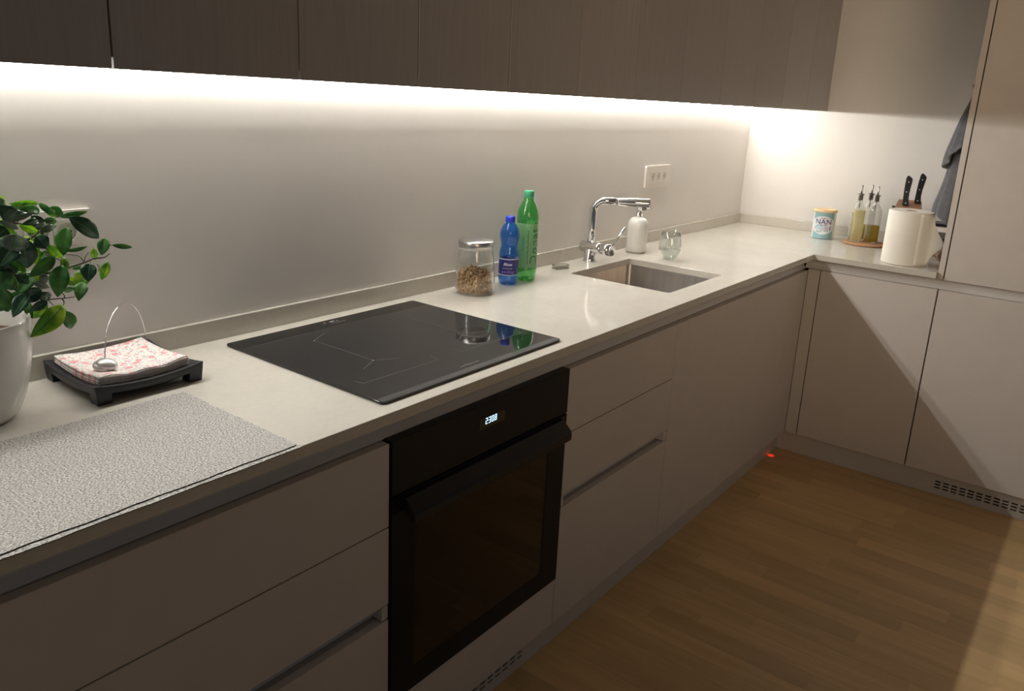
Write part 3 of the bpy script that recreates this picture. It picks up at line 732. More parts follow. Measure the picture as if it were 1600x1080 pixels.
LEAVES = [
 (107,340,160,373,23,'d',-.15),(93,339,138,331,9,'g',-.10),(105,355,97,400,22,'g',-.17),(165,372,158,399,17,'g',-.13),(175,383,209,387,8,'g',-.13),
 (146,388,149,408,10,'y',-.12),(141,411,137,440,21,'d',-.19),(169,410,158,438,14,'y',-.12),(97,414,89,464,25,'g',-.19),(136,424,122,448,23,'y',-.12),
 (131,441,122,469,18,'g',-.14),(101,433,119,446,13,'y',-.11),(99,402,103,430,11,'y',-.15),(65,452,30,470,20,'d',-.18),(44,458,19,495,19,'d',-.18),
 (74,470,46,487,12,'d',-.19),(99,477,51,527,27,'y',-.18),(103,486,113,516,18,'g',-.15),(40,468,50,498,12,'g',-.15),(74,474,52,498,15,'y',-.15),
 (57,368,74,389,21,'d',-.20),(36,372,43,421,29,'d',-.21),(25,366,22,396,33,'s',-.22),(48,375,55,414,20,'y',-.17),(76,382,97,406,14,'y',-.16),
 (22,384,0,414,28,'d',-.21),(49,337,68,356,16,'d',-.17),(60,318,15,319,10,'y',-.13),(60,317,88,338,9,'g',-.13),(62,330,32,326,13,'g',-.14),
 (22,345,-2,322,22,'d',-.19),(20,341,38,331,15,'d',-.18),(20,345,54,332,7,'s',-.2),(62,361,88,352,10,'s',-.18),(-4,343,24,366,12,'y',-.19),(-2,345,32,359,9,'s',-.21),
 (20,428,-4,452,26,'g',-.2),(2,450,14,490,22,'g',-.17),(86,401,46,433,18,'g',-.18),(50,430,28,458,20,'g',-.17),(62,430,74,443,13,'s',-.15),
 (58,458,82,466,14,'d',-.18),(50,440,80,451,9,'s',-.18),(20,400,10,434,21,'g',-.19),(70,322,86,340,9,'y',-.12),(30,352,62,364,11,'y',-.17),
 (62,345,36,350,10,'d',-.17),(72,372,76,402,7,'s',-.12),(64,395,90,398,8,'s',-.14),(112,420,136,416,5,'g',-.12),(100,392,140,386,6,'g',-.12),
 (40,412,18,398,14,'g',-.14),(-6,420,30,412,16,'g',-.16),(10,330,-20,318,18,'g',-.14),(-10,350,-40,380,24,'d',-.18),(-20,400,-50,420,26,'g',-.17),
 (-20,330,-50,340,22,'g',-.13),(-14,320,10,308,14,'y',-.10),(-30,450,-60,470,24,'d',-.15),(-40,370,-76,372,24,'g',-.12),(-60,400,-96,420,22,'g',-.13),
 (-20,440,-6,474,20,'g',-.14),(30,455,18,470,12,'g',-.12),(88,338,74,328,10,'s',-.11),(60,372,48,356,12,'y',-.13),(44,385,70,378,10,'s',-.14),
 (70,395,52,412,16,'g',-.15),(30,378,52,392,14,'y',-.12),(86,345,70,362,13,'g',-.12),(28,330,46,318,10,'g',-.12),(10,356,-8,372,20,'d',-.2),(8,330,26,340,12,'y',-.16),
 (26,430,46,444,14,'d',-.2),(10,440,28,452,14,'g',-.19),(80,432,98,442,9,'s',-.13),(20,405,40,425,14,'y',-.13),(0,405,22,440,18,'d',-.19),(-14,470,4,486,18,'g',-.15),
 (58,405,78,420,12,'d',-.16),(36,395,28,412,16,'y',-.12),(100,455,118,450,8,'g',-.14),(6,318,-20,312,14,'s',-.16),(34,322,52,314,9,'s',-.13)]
rf = random.Random(21)
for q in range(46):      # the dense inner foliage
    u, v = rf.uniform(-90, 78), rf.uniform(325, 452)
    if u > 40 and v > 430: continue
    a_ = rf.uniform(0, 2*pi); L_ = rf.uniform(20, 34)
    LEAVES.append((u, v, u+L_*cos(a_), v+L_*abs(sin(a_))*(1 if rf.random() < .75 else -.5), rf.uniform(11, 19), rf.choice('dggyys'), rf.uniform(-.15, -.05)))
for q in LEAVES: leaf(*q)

# ------------------------------------------------------------------ napkin tray with wire clip and napkins
TC = Vector((-3.281, -.1195, ZT)); TW = .1035
tray = empty('napkin_tray', TC, label='black square napkin tray on four feet with a curved wire weight', cat='tray')
def sag(x, y): return .0385-.0095*(1-(x/TW)**2)-.0095*(1-(y/TW)**2)
bm = bmesh.new(); n = 14; g = [-TW+2*TW*i/n for i in range(n+1)]
top = [[bm.verts.new((x, y, sag(x, y))) for x in g] for y in g]; low = [[bm.verts.new((x*.985, y*.985, sag(x, y)-.015)) for x in g] for y in g]
for j in range(n):
    for i in range(n):
        bm.faces.new((top[j][i], top[j][i+1], top[j+1][i+1], top[j+1][i])); bm.faces.new((low[j][i], low[j+1][i], low[j+1][i+1], low[j][i+1]))
for i in range(n):
    bm.faces.new((low[0][i], low[0][i+1], top[0][i+1], top[0][i])); bm.faces.new((low[n][i+1], low[n][i], top[n][i], top[n][i+1]))
    bm.faces.new((low[i+1][0], low[i][0], top[i][0], top[i+1][0])); bm.faces.new((low[i][n], low[i+1][n], top[i+1][n], top[i][n]))
finish('board', bm, M['tray'], tray, smooth=True, auto=.6, bevel=.0014)
for sx in (-1, 1):
    for sy in (-1, 1):
        bm = bmesh.new(); a, b = TW-.0008, TW-.028
        pts_t = [(a*sx, a*sy), (b*sx, a*sy), (b*sx, b*sy+.0*sy), (a*sx, b*sy)]
        lo_ = [bm.verts.new((p[0]*.975, p[1]*.975, .0003)) for p in pts_t]; hi_ = [bm.verts.new((p[0], p[1], sag(*p)-.008)) for p in pts_t]
        bm.faces.new(lo_); bm.faces.new(hi_)
        for i in range(4): bm.faces.new((lo_[i], lo_[(i+1) % 4], hi_[(i+1) % 4], hi_[i]))
        bmesh.ops.recalc_face_normals(bm, faces=bm.faces[:]); finish('foot', bm, M['tray'], tray, bevel=.001)
ZN = .0200    # local height of the bottom napkin at the centre
NS = .0855; NK = 9; nth = .0019
def nap_z(x, y): return max(0, sag(x, y)-sag(0, 0))*.9
stack_top = None
for k in range(NK):
    rg = random.Random(50+k); bm = bmesh.new(); n = 16; ph = rg.uniform(0, 6)
    ox, oy = rg.uniform(-.0016, .0016)*(k > 0), rg.uniform(-.0016, .0016)*(k > 0); rot = rg.uniform(-.012, .012)
    def zz(x, y): 
        e = max(0, (-y-NS*.35)/NS)+max(0, (-x-NS*.5)/NS)*.6
        return ZN+.0002+k*nth+nap_z(x, y)+e*.0030*k/NK*sin(x*95+1.2)+e*.0016*k/NK*sin(y*80)
    gx = [-NS+2*NS*i/n for i in range(n+1)]
    T_ = []; B_ = []
    for y in gx:
        rt_, rb_ = [], []
        for x in gx:
            X, Y = x*cos(rot)-y*sin(rot)+ox, x*sin(rot)+y*cos(rot)+oy
            if abs(abs(y)-NS) < 1e-6: Y += .0008*sin(x*140+ph)
            z = zz(x, y); rt_.append(bm.verts.new((X, Y, z+nth*.90))); rb_.append(bm.verts.new((X, Y, z)))
        T_.append(rt_); B_.append(rb_)
    for j in range(n):
        for i in range(n):
            bm.faces.new((T_[j][i], T_[j][i+1], T_[j+1][i+1], T_[j+1][i])); bm.faces.new((B_[j][i], B_[j+1][i], B_[j+1][i+1], B_[j][i+1]))
    for i in range(n):
        fs = [bm.faces.new((B_[0][i], B_[0][i+1], T_[0][i+1], T_[0][i])), bm.faces.new((B_[n][i+1], B_[n][i], T_[n][i], T_[n][i+1])), bm.faces.new((B_[i+1][0], B_[i][0], T_[i][0], T_[i+1][0])), bm.faces.new((B_[i][n], B_[i+1][n], T_[i+1][n], T_[i][n]))]
        for q, f in enumerate(fs): f.material_index = 0 if q == 2 else 1
    o = finish('paper_napkin', bm, [M['floral'], M['napkin_edge']], smooth=True, auto=.7)
    o.location = TC+Vector((-.002, .002, 0))
    if k == NK-1: tag(o, 'pink floral paper napkin on top of the pile in the black tray', 'napkin', 'napkins in the tray')
    else: tag(o, 'folded paper napkin in the pile under the floral top napkin', 'napkin', 'napkins in the tray')
ztop = ZN+NK*nth
# wire clip: hinged in the far right corner of the tray, arching to a pebble-shaped weight
wc = Vector((-.052, -.036, ztop+.0125))
p0 = Vector((TW-.008, TW-.010, sag(TW-.008, TW-.01)-.004))
tp = wc+Vector((0, 0, .008)); pts = []
for i in range(11):
    t = i/10; q = p0.lerp(tp, t); ease = .5-.5*cos(pi*t)
    q = p0.lerp(tp, .35*t+.65*ease); q.z = p0.z+(tp.z-p0.z)*t+.098*sin(pi*t)**.8 if 0 < t < 1 else q.z; pts.append(q)
bm = bmesh.new(); tube(bm, smoothpts(pts, 5), .0011, 8); finish('wire_arm', bm, M['chrome'], tray, smooth=True)
bm = bmesh.new(); bmesh.ops.create_uvsphere(bm, u_segments=28, v_segments=18, radius=1)
for v in bm.verts:
    x, y, z = v.co; groove = 1-.16*math.exp(-((z*.9+.55*x-.05)/.13)**2)
    v.co = (x*.0210*groove, y*.0170*groove, z*.0135*groove)
o = finish('weight', bm, M['pewter'], tray, smooth=True, label='silver pebble-shaped weight'); o.location = wc; o.rotation_euler = (.15, .1, -.5)

# ------------------------------------------------------------------ two woven place mats (frayed front edge)
def placemat(x0, x1, y0, y1, z, wav, label, rz=0, seed=1):
    bm = bmesh.new(); nx, ny = 60, 6; rg = random.Random(seed); T_, B_ = [], []
    for j in range(ny+1):
        a, b = [], []
        for i in range(nx+1):
            x = x0+(x1-x0)*i/nx; y = y0+(y1-y0)*j/ny
            if j == 0: y += wav*sin(i*.33+seed)+wav*.4*sin(i*1.1)
            a.append(bm.verts.new((x, y, z+.0013))); b.append(bm.verts.new((x, y, z)))
        T_.append(a); B_.append(b)
    for j in range(ny):
        for i in range(nx):
            bm.faces.new((T_[j][i], T_[j][i+1], T_[j+1][i+1], T_[j+1][i])); bm.faces.new((B_[j][i], B_[j+1][i], B_[j+1][i+1], B_[j][i+1]))
    for i in range(nx):
        for f in (bm.faces.new((B_[0][i], B_[0][i+1], T_[0][i+1], T_[0][i])), bm.faces.new((B_[ny][i+1], B_[ny][i], T_[ny][i], T_[ny][i+1]))): f.material_index = 1
    for i in range(ny):
        for f in (bm.faces.new((B_[i+1][0], B_[i][0], T_[i][0], T_[i+1][0])), bm.faces.new((B_[i][nx], B_[i+1][nx], T_[i+1][nx], T_[i][nx]))): f.material_index = 1
    bmesh.ops.recalc_face_normals(bm, faces=bm.faces[:])
    o = finish('placemat', bm, [M['mat'], M['mat_edge']]); tag(o, label, 'placemat', 'grey woven mats at the left'); return o
placemat(-3.692, -3.242, -.6085, -.264, ZT+.0003, .0008, 'lower grey woven mat, its front edge showing at the worktop edge', seed=2)
placemat(-3.698, -3.246, -.5985, -.2625, ZT+.0019, .0010, 'upper grey speckled woven mat lying on top of the other mat', seed=5)

# ------------------------------------------------------------------ granola jar
JC = Vector((-2.2256, -.1009, ZT))
jar = empty('storage_jar', JC, label='tapered glass storage jar with steel lid, half full of granola', cat='jar')
bm = bmesh.new()
lathe(bm, [(.052, .0006), (.0575, .003), (.0590, .012), (.0588, .035), (.0560, .080), (.0515, .118), (.0480, .134), (.0480, .140), (.0465, .140), (.0465, .134), (.050, .117), (.0545, .080), (.0572, .035), (.0572, .013), (.055, .006)], 56)
finish('glass_body', bm, M['glass'], jar, smooth=True, auto=1.0)
bm = bmesh.new(); lathe(bm, [(.0505, .136), (.0515, .1375), (.0515, .1545), (.0500, .1562), (.0, .1564)], 56, cap1=False)
M['lid'] = pm('brushed_lid', (.55, .54, .53, 1), .3, 1)
finish('lid', bm, M['lid'], jar, smooth=True, auto=.6, label='round brushed steel lid')
bm = bmesh.new(); lathe(bm, [(.0495, .1325), (.0495, .1358)], 40); finish('seal', bm, M['gasket'], jar, smooth=True, auto=.6)
gran = []
for nm, c in (('a', (.42, .25, .11, 1)), ('b', (.58, .40, .22, 1)), ('c', (.22, .11, .05, 1)), ('d', (.68, .52, .34, 1))): gran.append(pm('oat_cluster_'+nm, c, .75, noise=.25, nscale=150))
bm = bmesh.new(); rg = random.Random(9)
for q in range(1500):
    z = .006+.068*rg.random(); a = rg.random()*2*pi
    hmax = .060+.010*cos(a-1.2)
    rmax = .0555-.0025*(z/.07)
    rad = rmax*math.sqrt(rg.random()) if z > hmax-.014 else rmax*(1-.09*rg.random())
    if z > hmax+.008*(1-rad/rmax): continue
    s = rg.uniform(.0025, .0052); cpos = Vector(((rad-s*.7)*cos(a), (rad-s*.7)*sin(a), z))
    vv = bmesh.ops.create_icosphere(bm, subdivisions=1, radius=s)['verts']
    sc3 = (rg.uniform(.6, 1.3), rg.uniform(.6, 1.2), rg.uniform(.5, 1)); R3 = Matrix.Rotation(rg.random()*6, 3, Vector((rg.random()-.5, rg.random()-.5, rg.random()-.5)))
    mi = rg.choice((0, 0, 1, 1, 1, 2, 3))
    for v in vv:
        v.co = R3 @ Vector([v.co[i]*sc3[i]*rg.uniform(.85, 1.12) for i in range(3)])+cpos
    for f in {f for v in vv for f in v.link_faces}: f.material_index = mi
core = lathe(bm, [(.047, .006), (.050, .02), (.048, .040), (.03, .046), (.005, .048)], 24)
o = finish('granola', bm, gran, jar); o['kind'] = 'stuff'

# ------------------------------------------------------------------ bottles
BC = Vector((-2.0597, -.0956, ZT))
b1 = empty('water_bottle', BC, label='small translucent blue plastic water bottle with blue cap and dark label', cat='bottle', group='water bottles beside the jar')
bm = bmesh.new()
prof = [(.018, .0030), (.022, .0006), (.0265, .0010), (.0300, .006), (.0310, .014), (.0312, .030), (.0300, .031), (.0300, .083), (.0312, .0845), (.0308, .096), (.0285, .108), (.0255, .119), (.0262, .130), (.0300, .145), (.0310, .157), (.0290, .170), (.0225, .183), (.0145, .192), (.0118, .196), (.0118, .203)]
R_ = lathe(bm, prof, 60, cap0=True, cap1=True)
for k, ring in enumerate(R_[:5]):
    for i, v in enumerate(ring):
        f_ = 1-.10*max(0, cos(5*2*pi*i/60))*(1 if k < 4 else .3); v.co.x *= f_; v.co.y *= f_
        if k in (1, 2): v.co.z += .004*max(0, cos(5*2*pi*i/60))
for k in range(12, 17):   # soft diagonal ripples moulded in the shoulder
    for i, v in enumerate(R_[k]):
        f_ = 1+.018*sin(6*2*pi*i/60+k*1.1); v.co.x *= f_; v.co.y *= f_
finish('body', bm, M['pet_blue'], b1, smooth=True, auto=1.0)
bm = bmesh.new(); lathe(bm, [(.0145, .1975), (.0150, .1985), (.0150, .2100), (.0142, .2118), (0, .2120)], 36, cap1=False); lathe(bm, [(.0158, .1945), (.0158, .1968)], 36)
finish('cap', bm, M['blue_cap'], b1, smooth=True, auto=.6, label='blue screw cap')
bm = bmesh.new(); lathe(bm, [(.0306, .0325), (.0306, .0815)], 60, cap0=False, cap1=False); lab = finish('label_sleeve', bm, M['blue_label'], b1, smooth=True)
bm = bmesh.new(); lathe(bm, [(.0309, .0312), (.0311, .0325), (.0309, .0335)], 60, cap0=False, cap1=False); lathe(bm, [(.0309, .0805), (.0311, .082), (.0309, .083)], 60, cap0=False, cap1=False)
finish('label_border', bm, M['white_line'], b1, smooth=True)
ang = math.atan2(CAM.y-BC.y, CAM.x-BC.x)
wrap_text('label_lettering', 'Blues', .013, .0308, .066, M['ink_white'], b1, ang=ang-.1, shear=.4, bold=.0002)
wrap_text('label_lettering', 'still drinking water', .0042, .0308, .0535, M['ink_white'], b1, ang=ang-.1)
wrap_text('label_lettering', 'sparkling', .0115, .0308, .0425, M['ink_violet'], b1, ang=ang-.1, shear=.4, bold=.0001)

GC = Vector((-1.9719, -.0973, ZT))
b2 = empty('water_bottle', GC, label='tall green plastic bottle with green cap and pale lettered label', cat='bottle', group='water bottles beside the jar')
bm = bmesh.new()
prof = [(.020, .006), (.024, .0006), (.028, .0012), (.0325, .010), (.0345, .022), (.0352, .040), (.0345, .042), (.0345, .186), (.0355, .188), (.0360, .200), (.0350, .213), (.0315, .227), (.0255, .240), (.0205, .250), (.0165, .255), (.0170, .262), (.0125, .264), (.0125, .270)]
R_ = lathe(bm, prof, 60)
for k, ring in enumerate(R_[:5]):
    for i, v in enumerate(ring):
        c5 = max(0, cos(5*2*pi*i/60)); f_ = 1-.16*c5*(1-k/5); v.co.x *= f_; v.co.y *= f_
        if k in (1, 2, 3): v.co.z += (.007, .007, .005)[k-1]*c5
finish('body', bm, M['pet_green'], b2, smooth=True, auto=1.0)
bm = bmesh.new(); lathe(bm, [(.0150, .2665), (.0158, .2675), (.0158, .2830), (.0150, .2848), (0, .285)], 36, cap1=False); lathe(bm, [(.0162, .2635), (.0162, .2660)], 36)
finish('cap', bm, M['green_cap'], b2, smooth=True, auto=.6, label='green screw cap')
bm = bmesh.new(); lathe(bm, [(.0349, .0440), (.0349, .1850)], 60, cap0=False, cap1=False); finish('label_sleeve', bm, M['green_label'], b2, smooth=True)
ang = math.atan2(CAM.y-GC.y, CAM.x-GC.x)
wrap_text('label_lettering', 'Donat', .040, .03505, .113, M['ink_green'], b2, ang=ang+.78, vertical=True, spacing=1.15)
bm = bmesh.new()
for z0, z1, aa, wd in ((.055, .165, ang+.12, .0010), (.10, .145, ang-.33, .0007)):
    v4 = [bm.verts.new((.0351*cos(a_), .0351*sin(a_), z)) for a_, z in ((aa-wd/.035, z0), (aa+wd/.035, z0), (aa+wd/.035, z1), (aa-wd/.035, z1))]; bm.faces.new(v4)
for k in range(7):
    z0 = .060+k*.017; aa = ang+.02
    v4 = [bm.verts.new((.0351*cos(a_), .0351*sin(a_), z)) for a_, z in ((aa-.03, z0), (aa+.03, z0), (aa+.03, z0+.002), (aa-.03, z0+.002))]; bm.faces.new(v4)
finish('label_print', bm, M['ink_green'], b2)

# ------------------------------------------------------------------ small clear dish, tap, soap, glass
r = empty('small_dish', (-1.735, -.073, ZT), rz=.0, label='tiny clear rectangular dish left of the tap', cat='dish')
dvec = (Vector((-1.7203, -.0929))-Vector((-1.7735, -.076))); an = math.atan2(dvec.y, dvec.x); r.rotation_euler = (0, 0, an)
bm = bmesh.new(); prism(bm, rrect(-.028, -.015, .028, .015, .003), .0004, .003); prism(bm, rrect(-.028, -.015, .028, .015, .003), .003, .013, [rrect(-.0262, -.0132, .0262, .0132, .002)]); finish('body', bm, M['acrylic'], r)
bm = bmesh.new(); prism(bm, rrect(-.0285, -.0155, .0285, .0155, .003), .0124, .0134, [rrect(-.0262, -.0132, .0262, .0132, .002)]); prism(bm, rrect(-.0285, -.0155, .0285, .0155, .003), .0004, .0012, [rrect(-.0262, -.0132, .0262, .0132, .002)])
finish('rim', bm, M['chrome_dark'], r)

FC = Vector((-1.5420, -.0680, ZT))
r = empty('kitchen_tap', FC, label='chrome kitchen mixer tap with angled spout and lever behind the sink', cat='tap')
bm = bmesh.new(); lathe(bm, [(.0245, .0004), (.0245, .003), (.0222, .0045), (.0215, .006), (.0215, .046), (0, .046)], 40, cap1=False); finish('base', bm, M['chrome'], r, smooth=True, auto=.6)
bm = bmesh.new(); zc = .052
tube(bm, [(0, .034, zc), (0, .036, zc), (0, -.030, zc), (0, -.050, zc)], [.0185, .0205, .0205, .0205], 36); tube(bm, [(0, -.0515, zc), (0, -.084, zc)], .0205, 36)
finish('body', bm, M['chrome'], r, smooth=True, auto=.6)
bm = bmesh.new(); tube(bm, [(0, -.0505, zc), (0, -.0512, zc)], .0185, 30); tube(bm, [(0, -.0845, zc), (.0, -.092, zc-.001), (0, -.094, zc-.001)], [.0195, .0195, .0175], 36)
finish('cartridge_cap', bm, M['chrome'], r, smooth=True, auto=.5)
bm = bmesh.new(); tube(bm, [(0, -.082, zc+.006), (0, -.098, zc+.030), (.002, -.136, zc+.090)], [.0052, .0042, .0034], 14); finish('lever', bm, M['chrome'], r, smooth=True, auto=.6)
dirv = Vector((.10, -.165, -.002)).normalized(); zs_ = .2235; bend = .042
pts = [Vector((0, 0, zc+.012)), Vector((0, 0, .12)), Vector((0, 0, zs_-bend))]
for i in range(1, 9):
    t = pi/2*i/8; pts.append(Vector((0, 0, zs_-bend))+Vector((0, 0, 1))*(bend*sin(t))+dirv*(bend*(1-cos(t))))
pts.append(Vector((0, 0, zs_))+dirv*.082)
bm = bmesh.new(); tube(bm, pts, .0135, 28); finish('spout', bm, M['chrome'], r, smooth=True, auto=.6)
o0 = Vector((0, 0, zs_))
bm = bmesh.new(); tube(bm, [o0+dirv*.082, o0+dirv*.085], .0118, 24); finish('joint_ring', bm, M['chrome_dark'], r, smooth=True, auto=.6)
bm = bmesh.new(); tube(bm, [o0+dirv*.085, o0+dirv*.087, o0+dirv*.195, o0+dirv*.199], [.0142, .0152, .0172, .0160], 28); finish('spray_head', bm, M['chrome'], r, smooth=True, auto=.6)
bm = bmesh.new(); tube(bm, [o0+dirv*.1985, o0+dirv*.2000], .0135, 24); finish('end_disc', bm, M['chrome_dark'], r, smooth=True, auto=.5)
bm = bmesh.new(); p = o0+dirv*.181; tube(bm, [p-Vector((0, 0, .012)), p-Vector((0, 0, .024))], .0085, 18); finish('nozzle', bm, M['chrome_dark'], r, smooth=True, auto=.5)

SCN = Vector((-1.2335, -.0868, ZT))
r = empty('soap_dispenser', SCN, label='white ceramic soap dispenser with chrome pump behind the tap spout', cat='dispenser')
bm = bmesh.new(); lathe(bm, [(.034, .0008), (.0375, .0035), (.0395, .010), (.0405, .03), (.0405, .095), (.0395, .110), (.0360, .123), (.0290, .132), (.0200, .1360), (.0150, .1368), (0, .1368)], 48, cap1=False); finish('body', bm, M['ceramic'], r, smooth=True, auto=1.2)
bm = bmesh.new(); lathe(bm, [(.0145, .1365), (.0145, .1460), (.0130, .1475), (.0105, .1480), (.0105, .170), (.0130, .1715), (.0130, .182), (.0110, .184), (0, .184)], 28, cap1=False)
tube(bm, [(0, 0, .178), (.012, -.020, .178), (.022, -.036, .175), (.024, -.040, .170)], [.0050, .0045, .0038, .0034], 12)
finish('pump', bm, M['chrome'], r, smooth=True, auto=.6)

GL = Vector((-1.2682, -.2500, ZT))
r = empty('drinking_glass', GL, label='stemless grey-tinted glass with water beside the sink', cat='glass')
bm = bmesh.new()
outp = [(.020, .0006), (.0235, .002), (.0285, .010), (.0420, .034), (.0440, .042), (.0430, .055), (.0395, .080), (.0360, .1085)]
inp = [(.0350, .1085), (.0385, .080), (.0418, .055), (.0428, .042), (.0405, .034), (.0270, .012), (.018, .0065)]
lathe(bm, outp+inp, 48); finish('bowl', bm, M['glass_smoke'], r, smooth=True, auto=1.2)
bm = bmesh.new(); lathe(bm, [(.0175, .0068), (.0265, .0122), (.0400, .0340), (.0418, .0385)], 48); finish('water', bm, M['water'], r, smooth=True, auto=.8)

# ------------------------------------------------------------------ milk powder can
CC = Vector((-.1709, -.4820, ZT)); can_a = math.atan2(CAM.y-CC.y, CAM.x-CC.x)-.10
r = empty('formula_can', CC, label='teal and white infant milk powder tin with pale wooden-coloured lid', cat='can')
r.rotation_euler = (0, 0, can_a+pi/2)
def can_mat():
    m, nt, b = newmat('printed_tin'); I = b.inputs
    tc = nt.nodes.new('ShaderNodeTexCoord'); sp = nt.nodes.new('ShaderNodeSeparateXYZ'); nt.links.new(tc.outputs['Object'], sp.inputs[0])
    def mth(op, a, b_=None):
        n_ = nt.nodes.new('ShaderNodeMath'); n_.operation = op
        for i, q in enumerate((a, b_)):
            if q is None: continue
            if isinstance(q, (int, float)): n_.inputs[i].default_value = q
            else: nt.links.new(q, n_.inputs[i])
        return n_.outputs[0]
    def mix(fac, a, c):
        x_ = nt.nodes.new('ShaderNodeMix'); x_.data_type = 'RGBA'; nt.links.new(fac, x_.inputs[0])
        for i, q in ((6, a), (7, c)):
            if isinstance(q, tuple): x_.inputs[i].default_value = q
            else: nt.links.new(q, x_.inputs[i])
        return x_.outputs[2]
    front_ = mth('MULTIPLY', mth('LESS_THAN', sp.outputs[1], 0.0), mth('LESS_THAN', mth('ABSOLUTE', sp.outputs[0]), .0425))
    c = mix(front_, (.72, .72, .70, 1), (.25, .42, .45, 1))
    ell = mth('ADD', mth('POWER', mth('DIVIDE', mth('ABSOLUTE', sp.outputs[0]), .050), 2), mth('POWER', mth('DIVIDE', mth('ABSOLUTE', mth('SUBTRACT', sp.outputs[2], .064)), .042), 2))
    c = mix(mth('MULTIPLY', mth('LESS_THAN', ell, 1), mth('LESS_THAN', sp.outputs[1], 0.0)), c, (.66, .69, .70, 1))
    def disc(c, x0, z0, r_, col):
        q = mth('ADD', mth('POWER', mth('ABSOLUTE', mth('SUBTRACT', sp.outputs[0], x0)), 2), mth('POWER', mth('ABSOLUTE', mth('SUBTRACT', sp.outputs[2], z0)), 2))
        return mix(mth('MULTIPLY', mth('LESS_THAN', q, r_*r_), mth('LESS_THAN', sp.outputs[1], 0.0)), c, col)
    c = disc(c, -.016, .048, .0185, (.24, .38, .42, 1)); c = disc(c, -.014, .049, .0150, (.50, .58, .60, 1)); c = disc(c, -.0185, .054, .0085, (.40, .58, .70, 1)); c = disc(c, -.033, .040, .0085, (.68, .48, .46, 1)); c = disc(c, -.033, .040, .006, (.72, .66, .64, 1))
    nt.links.new(c, I['Base Color']); I['Roughness'].default_value = .3
    return m
bm = bmesh.new(); lathe(bm, [(.0470, .0005), (.0492, .0015), (.0492, .003), (.0485, .004), (.0485, .122), (.0495, .1235), (.0480, .125), (0, .125)], 64, cap1=False); finish('tin', bm, can_mat(), r, smooth=True, auto=.8)
bm = bmesh.new(); lathe(bm, [(.0500, .1225), (.0515, .1240), (.0515, .1325), (.0500, .1345), (.0470, .1345), (.0455, .1330), (0, .1330)], 56, cap1=False); finish('lid', bm, M['woodlid'], r, smooth=True, auto=.7, label='pale tan plastic lid')
A0 = -pi/2
wrap_text('lettering', 'NAN', .0330, .0486, .0790, M['ink_purple'], r, ang=A0+.02, bold=.0004, spacing=1.05)
wrap_text('lettering', 'Nestlé', .0085, .0486, .0965, M['ink_purple'], r, ang=A0)
wrap_text('lettering', 'OPTIPRO', .0075, .0486, .0640, M['ink_purple'], r, ang=A0+.1, bold=.0001)
wrap_text('lettering', '1', .0260, .0486, .0500, M['ink_purple'], r, ang=A0+.72, bold=.0008)
bm = bmesh.new()
for k in range(4):
    z0 = .0545-k*.006; a_ = [A0+.12+.46*i/6 for i in range(7)]
    for i in range(6):
        bm.faces.new([bm.verts.new((.0487*cos(t), .0487*sin(t), z)) for t, z in ((a_[i], z0), (a_[i+1], z0), (a_[i+1], z0+.0032), (a_[i], z0+.0032))])
finish('small_print', bm, pm('ink_lilac', (.35, .33, .48, 1), .5), r)

# ------------------------------------------------------------------ oil bottles on a cork mat
MC = Vector((-.185, -.6800, ZT))
bm = bmesh.new(); lathe(bm, [(.092, .0005), (.097, .002), (.0975, .006), (.095, .008), (0, .008)], 56, cap1=False)
o = finish('cork_mat', bm, M['cork'], smooth=True, auto=.7); o.location = MC; tag(o, 'round brown cork mat under the oil bottles', 'mat')
def oil_bottle(loc, rz, liquid, level, label):
    r = empty('oil_bottle', loc, rz=rz, label=label, cat='bottle', group='pourer bottles on the cork mat')
    bm = bmesh.new()
    def ring(hw, z, p): 
        return [bm.verts.new((hw*cos(2*pi*i/32)/((abs(cos(2*pi*i/32))**p+abs(sin(2*pi*i/32))**p)**(1/p)), hw*sin(2*pi*i/32)/((abs(cos(2*pi*i/32))**p+abs(sin(2*pi*i/32))**p)**(1/p)), z)) for i in range(32)]
    L = [ring(h, z, p) for h, z, p in ((.022, .0005, 6), (.0248, .002, 7), (.0258, .006, 8), (.0258, .143, 8), (.0245, .153, 5), (.019, .164, 3), (.0140, .172, 2), (.0120, .180, 2), (.0118, .202, 2), (.0140, .204, 2), (.0140, .211, 2), (.0100, .211, 2), (.0100, .180, 2), (.0120, .174, 2), (.0170, .166, 3), (.0230, .151, 5), (.0242, .142, 8), (.0242, .008, 8), (.022, .006, 7))]
    for a, b in zip(L, L[1:]):
        for i in range(32): bm.faces.new((a[i], a[(i+1) % 32], b[(i+1) % 32], b[i]))
    bm.faces.new(L[0][::-1]); bm.faces.new(L[-1]); finish('body', bm, M['glass'], r, smooth=True, auto=.9)
    bm = bmesh.new(); L = [ring(h, z, p) for h, z, p in ((.0216, .0062, 7), (.0240, .0082, 8), (.0240, level, 8))]
    for a, b in zip(L, L[1:]):
        for i in range(32): bm.faces.new((a[i], a[(i+1) % 32], b[(i+1) % 32], b[i]))
    bm.faces.new(L[0][::-1]); bm.faces.new(L[-1]); finish('oil', bm, liquid, r, smooth=True, auto=.9)
    bm = bmesh.new(); lathe(bm, [(.0092, .185), (.0098, .211), (.0150, .2115), (.0150, .2135), (.0040, .216), (.0036, .225)], 20)
    tube(bm, [(0, 0, .20), (0, 0, .225), (.001, -.001, .240), (.004, -.003, .252)], [.0036, .0036, .0032, .0026], 12); tube(bm, [(.002, 0, .150), (.002, 0, .19)], .0022, 8)
    finish('pourer', bm, M['chrome_dark'], r, smooth=True, auto=.6); return r
zb = ZT+.0083
oil_bottle((-.190, -.6300, zb), .62, M['oil_pale'], .141, 'square glass bottle full of pale yellow oil, leftmost of the pourer bottles')
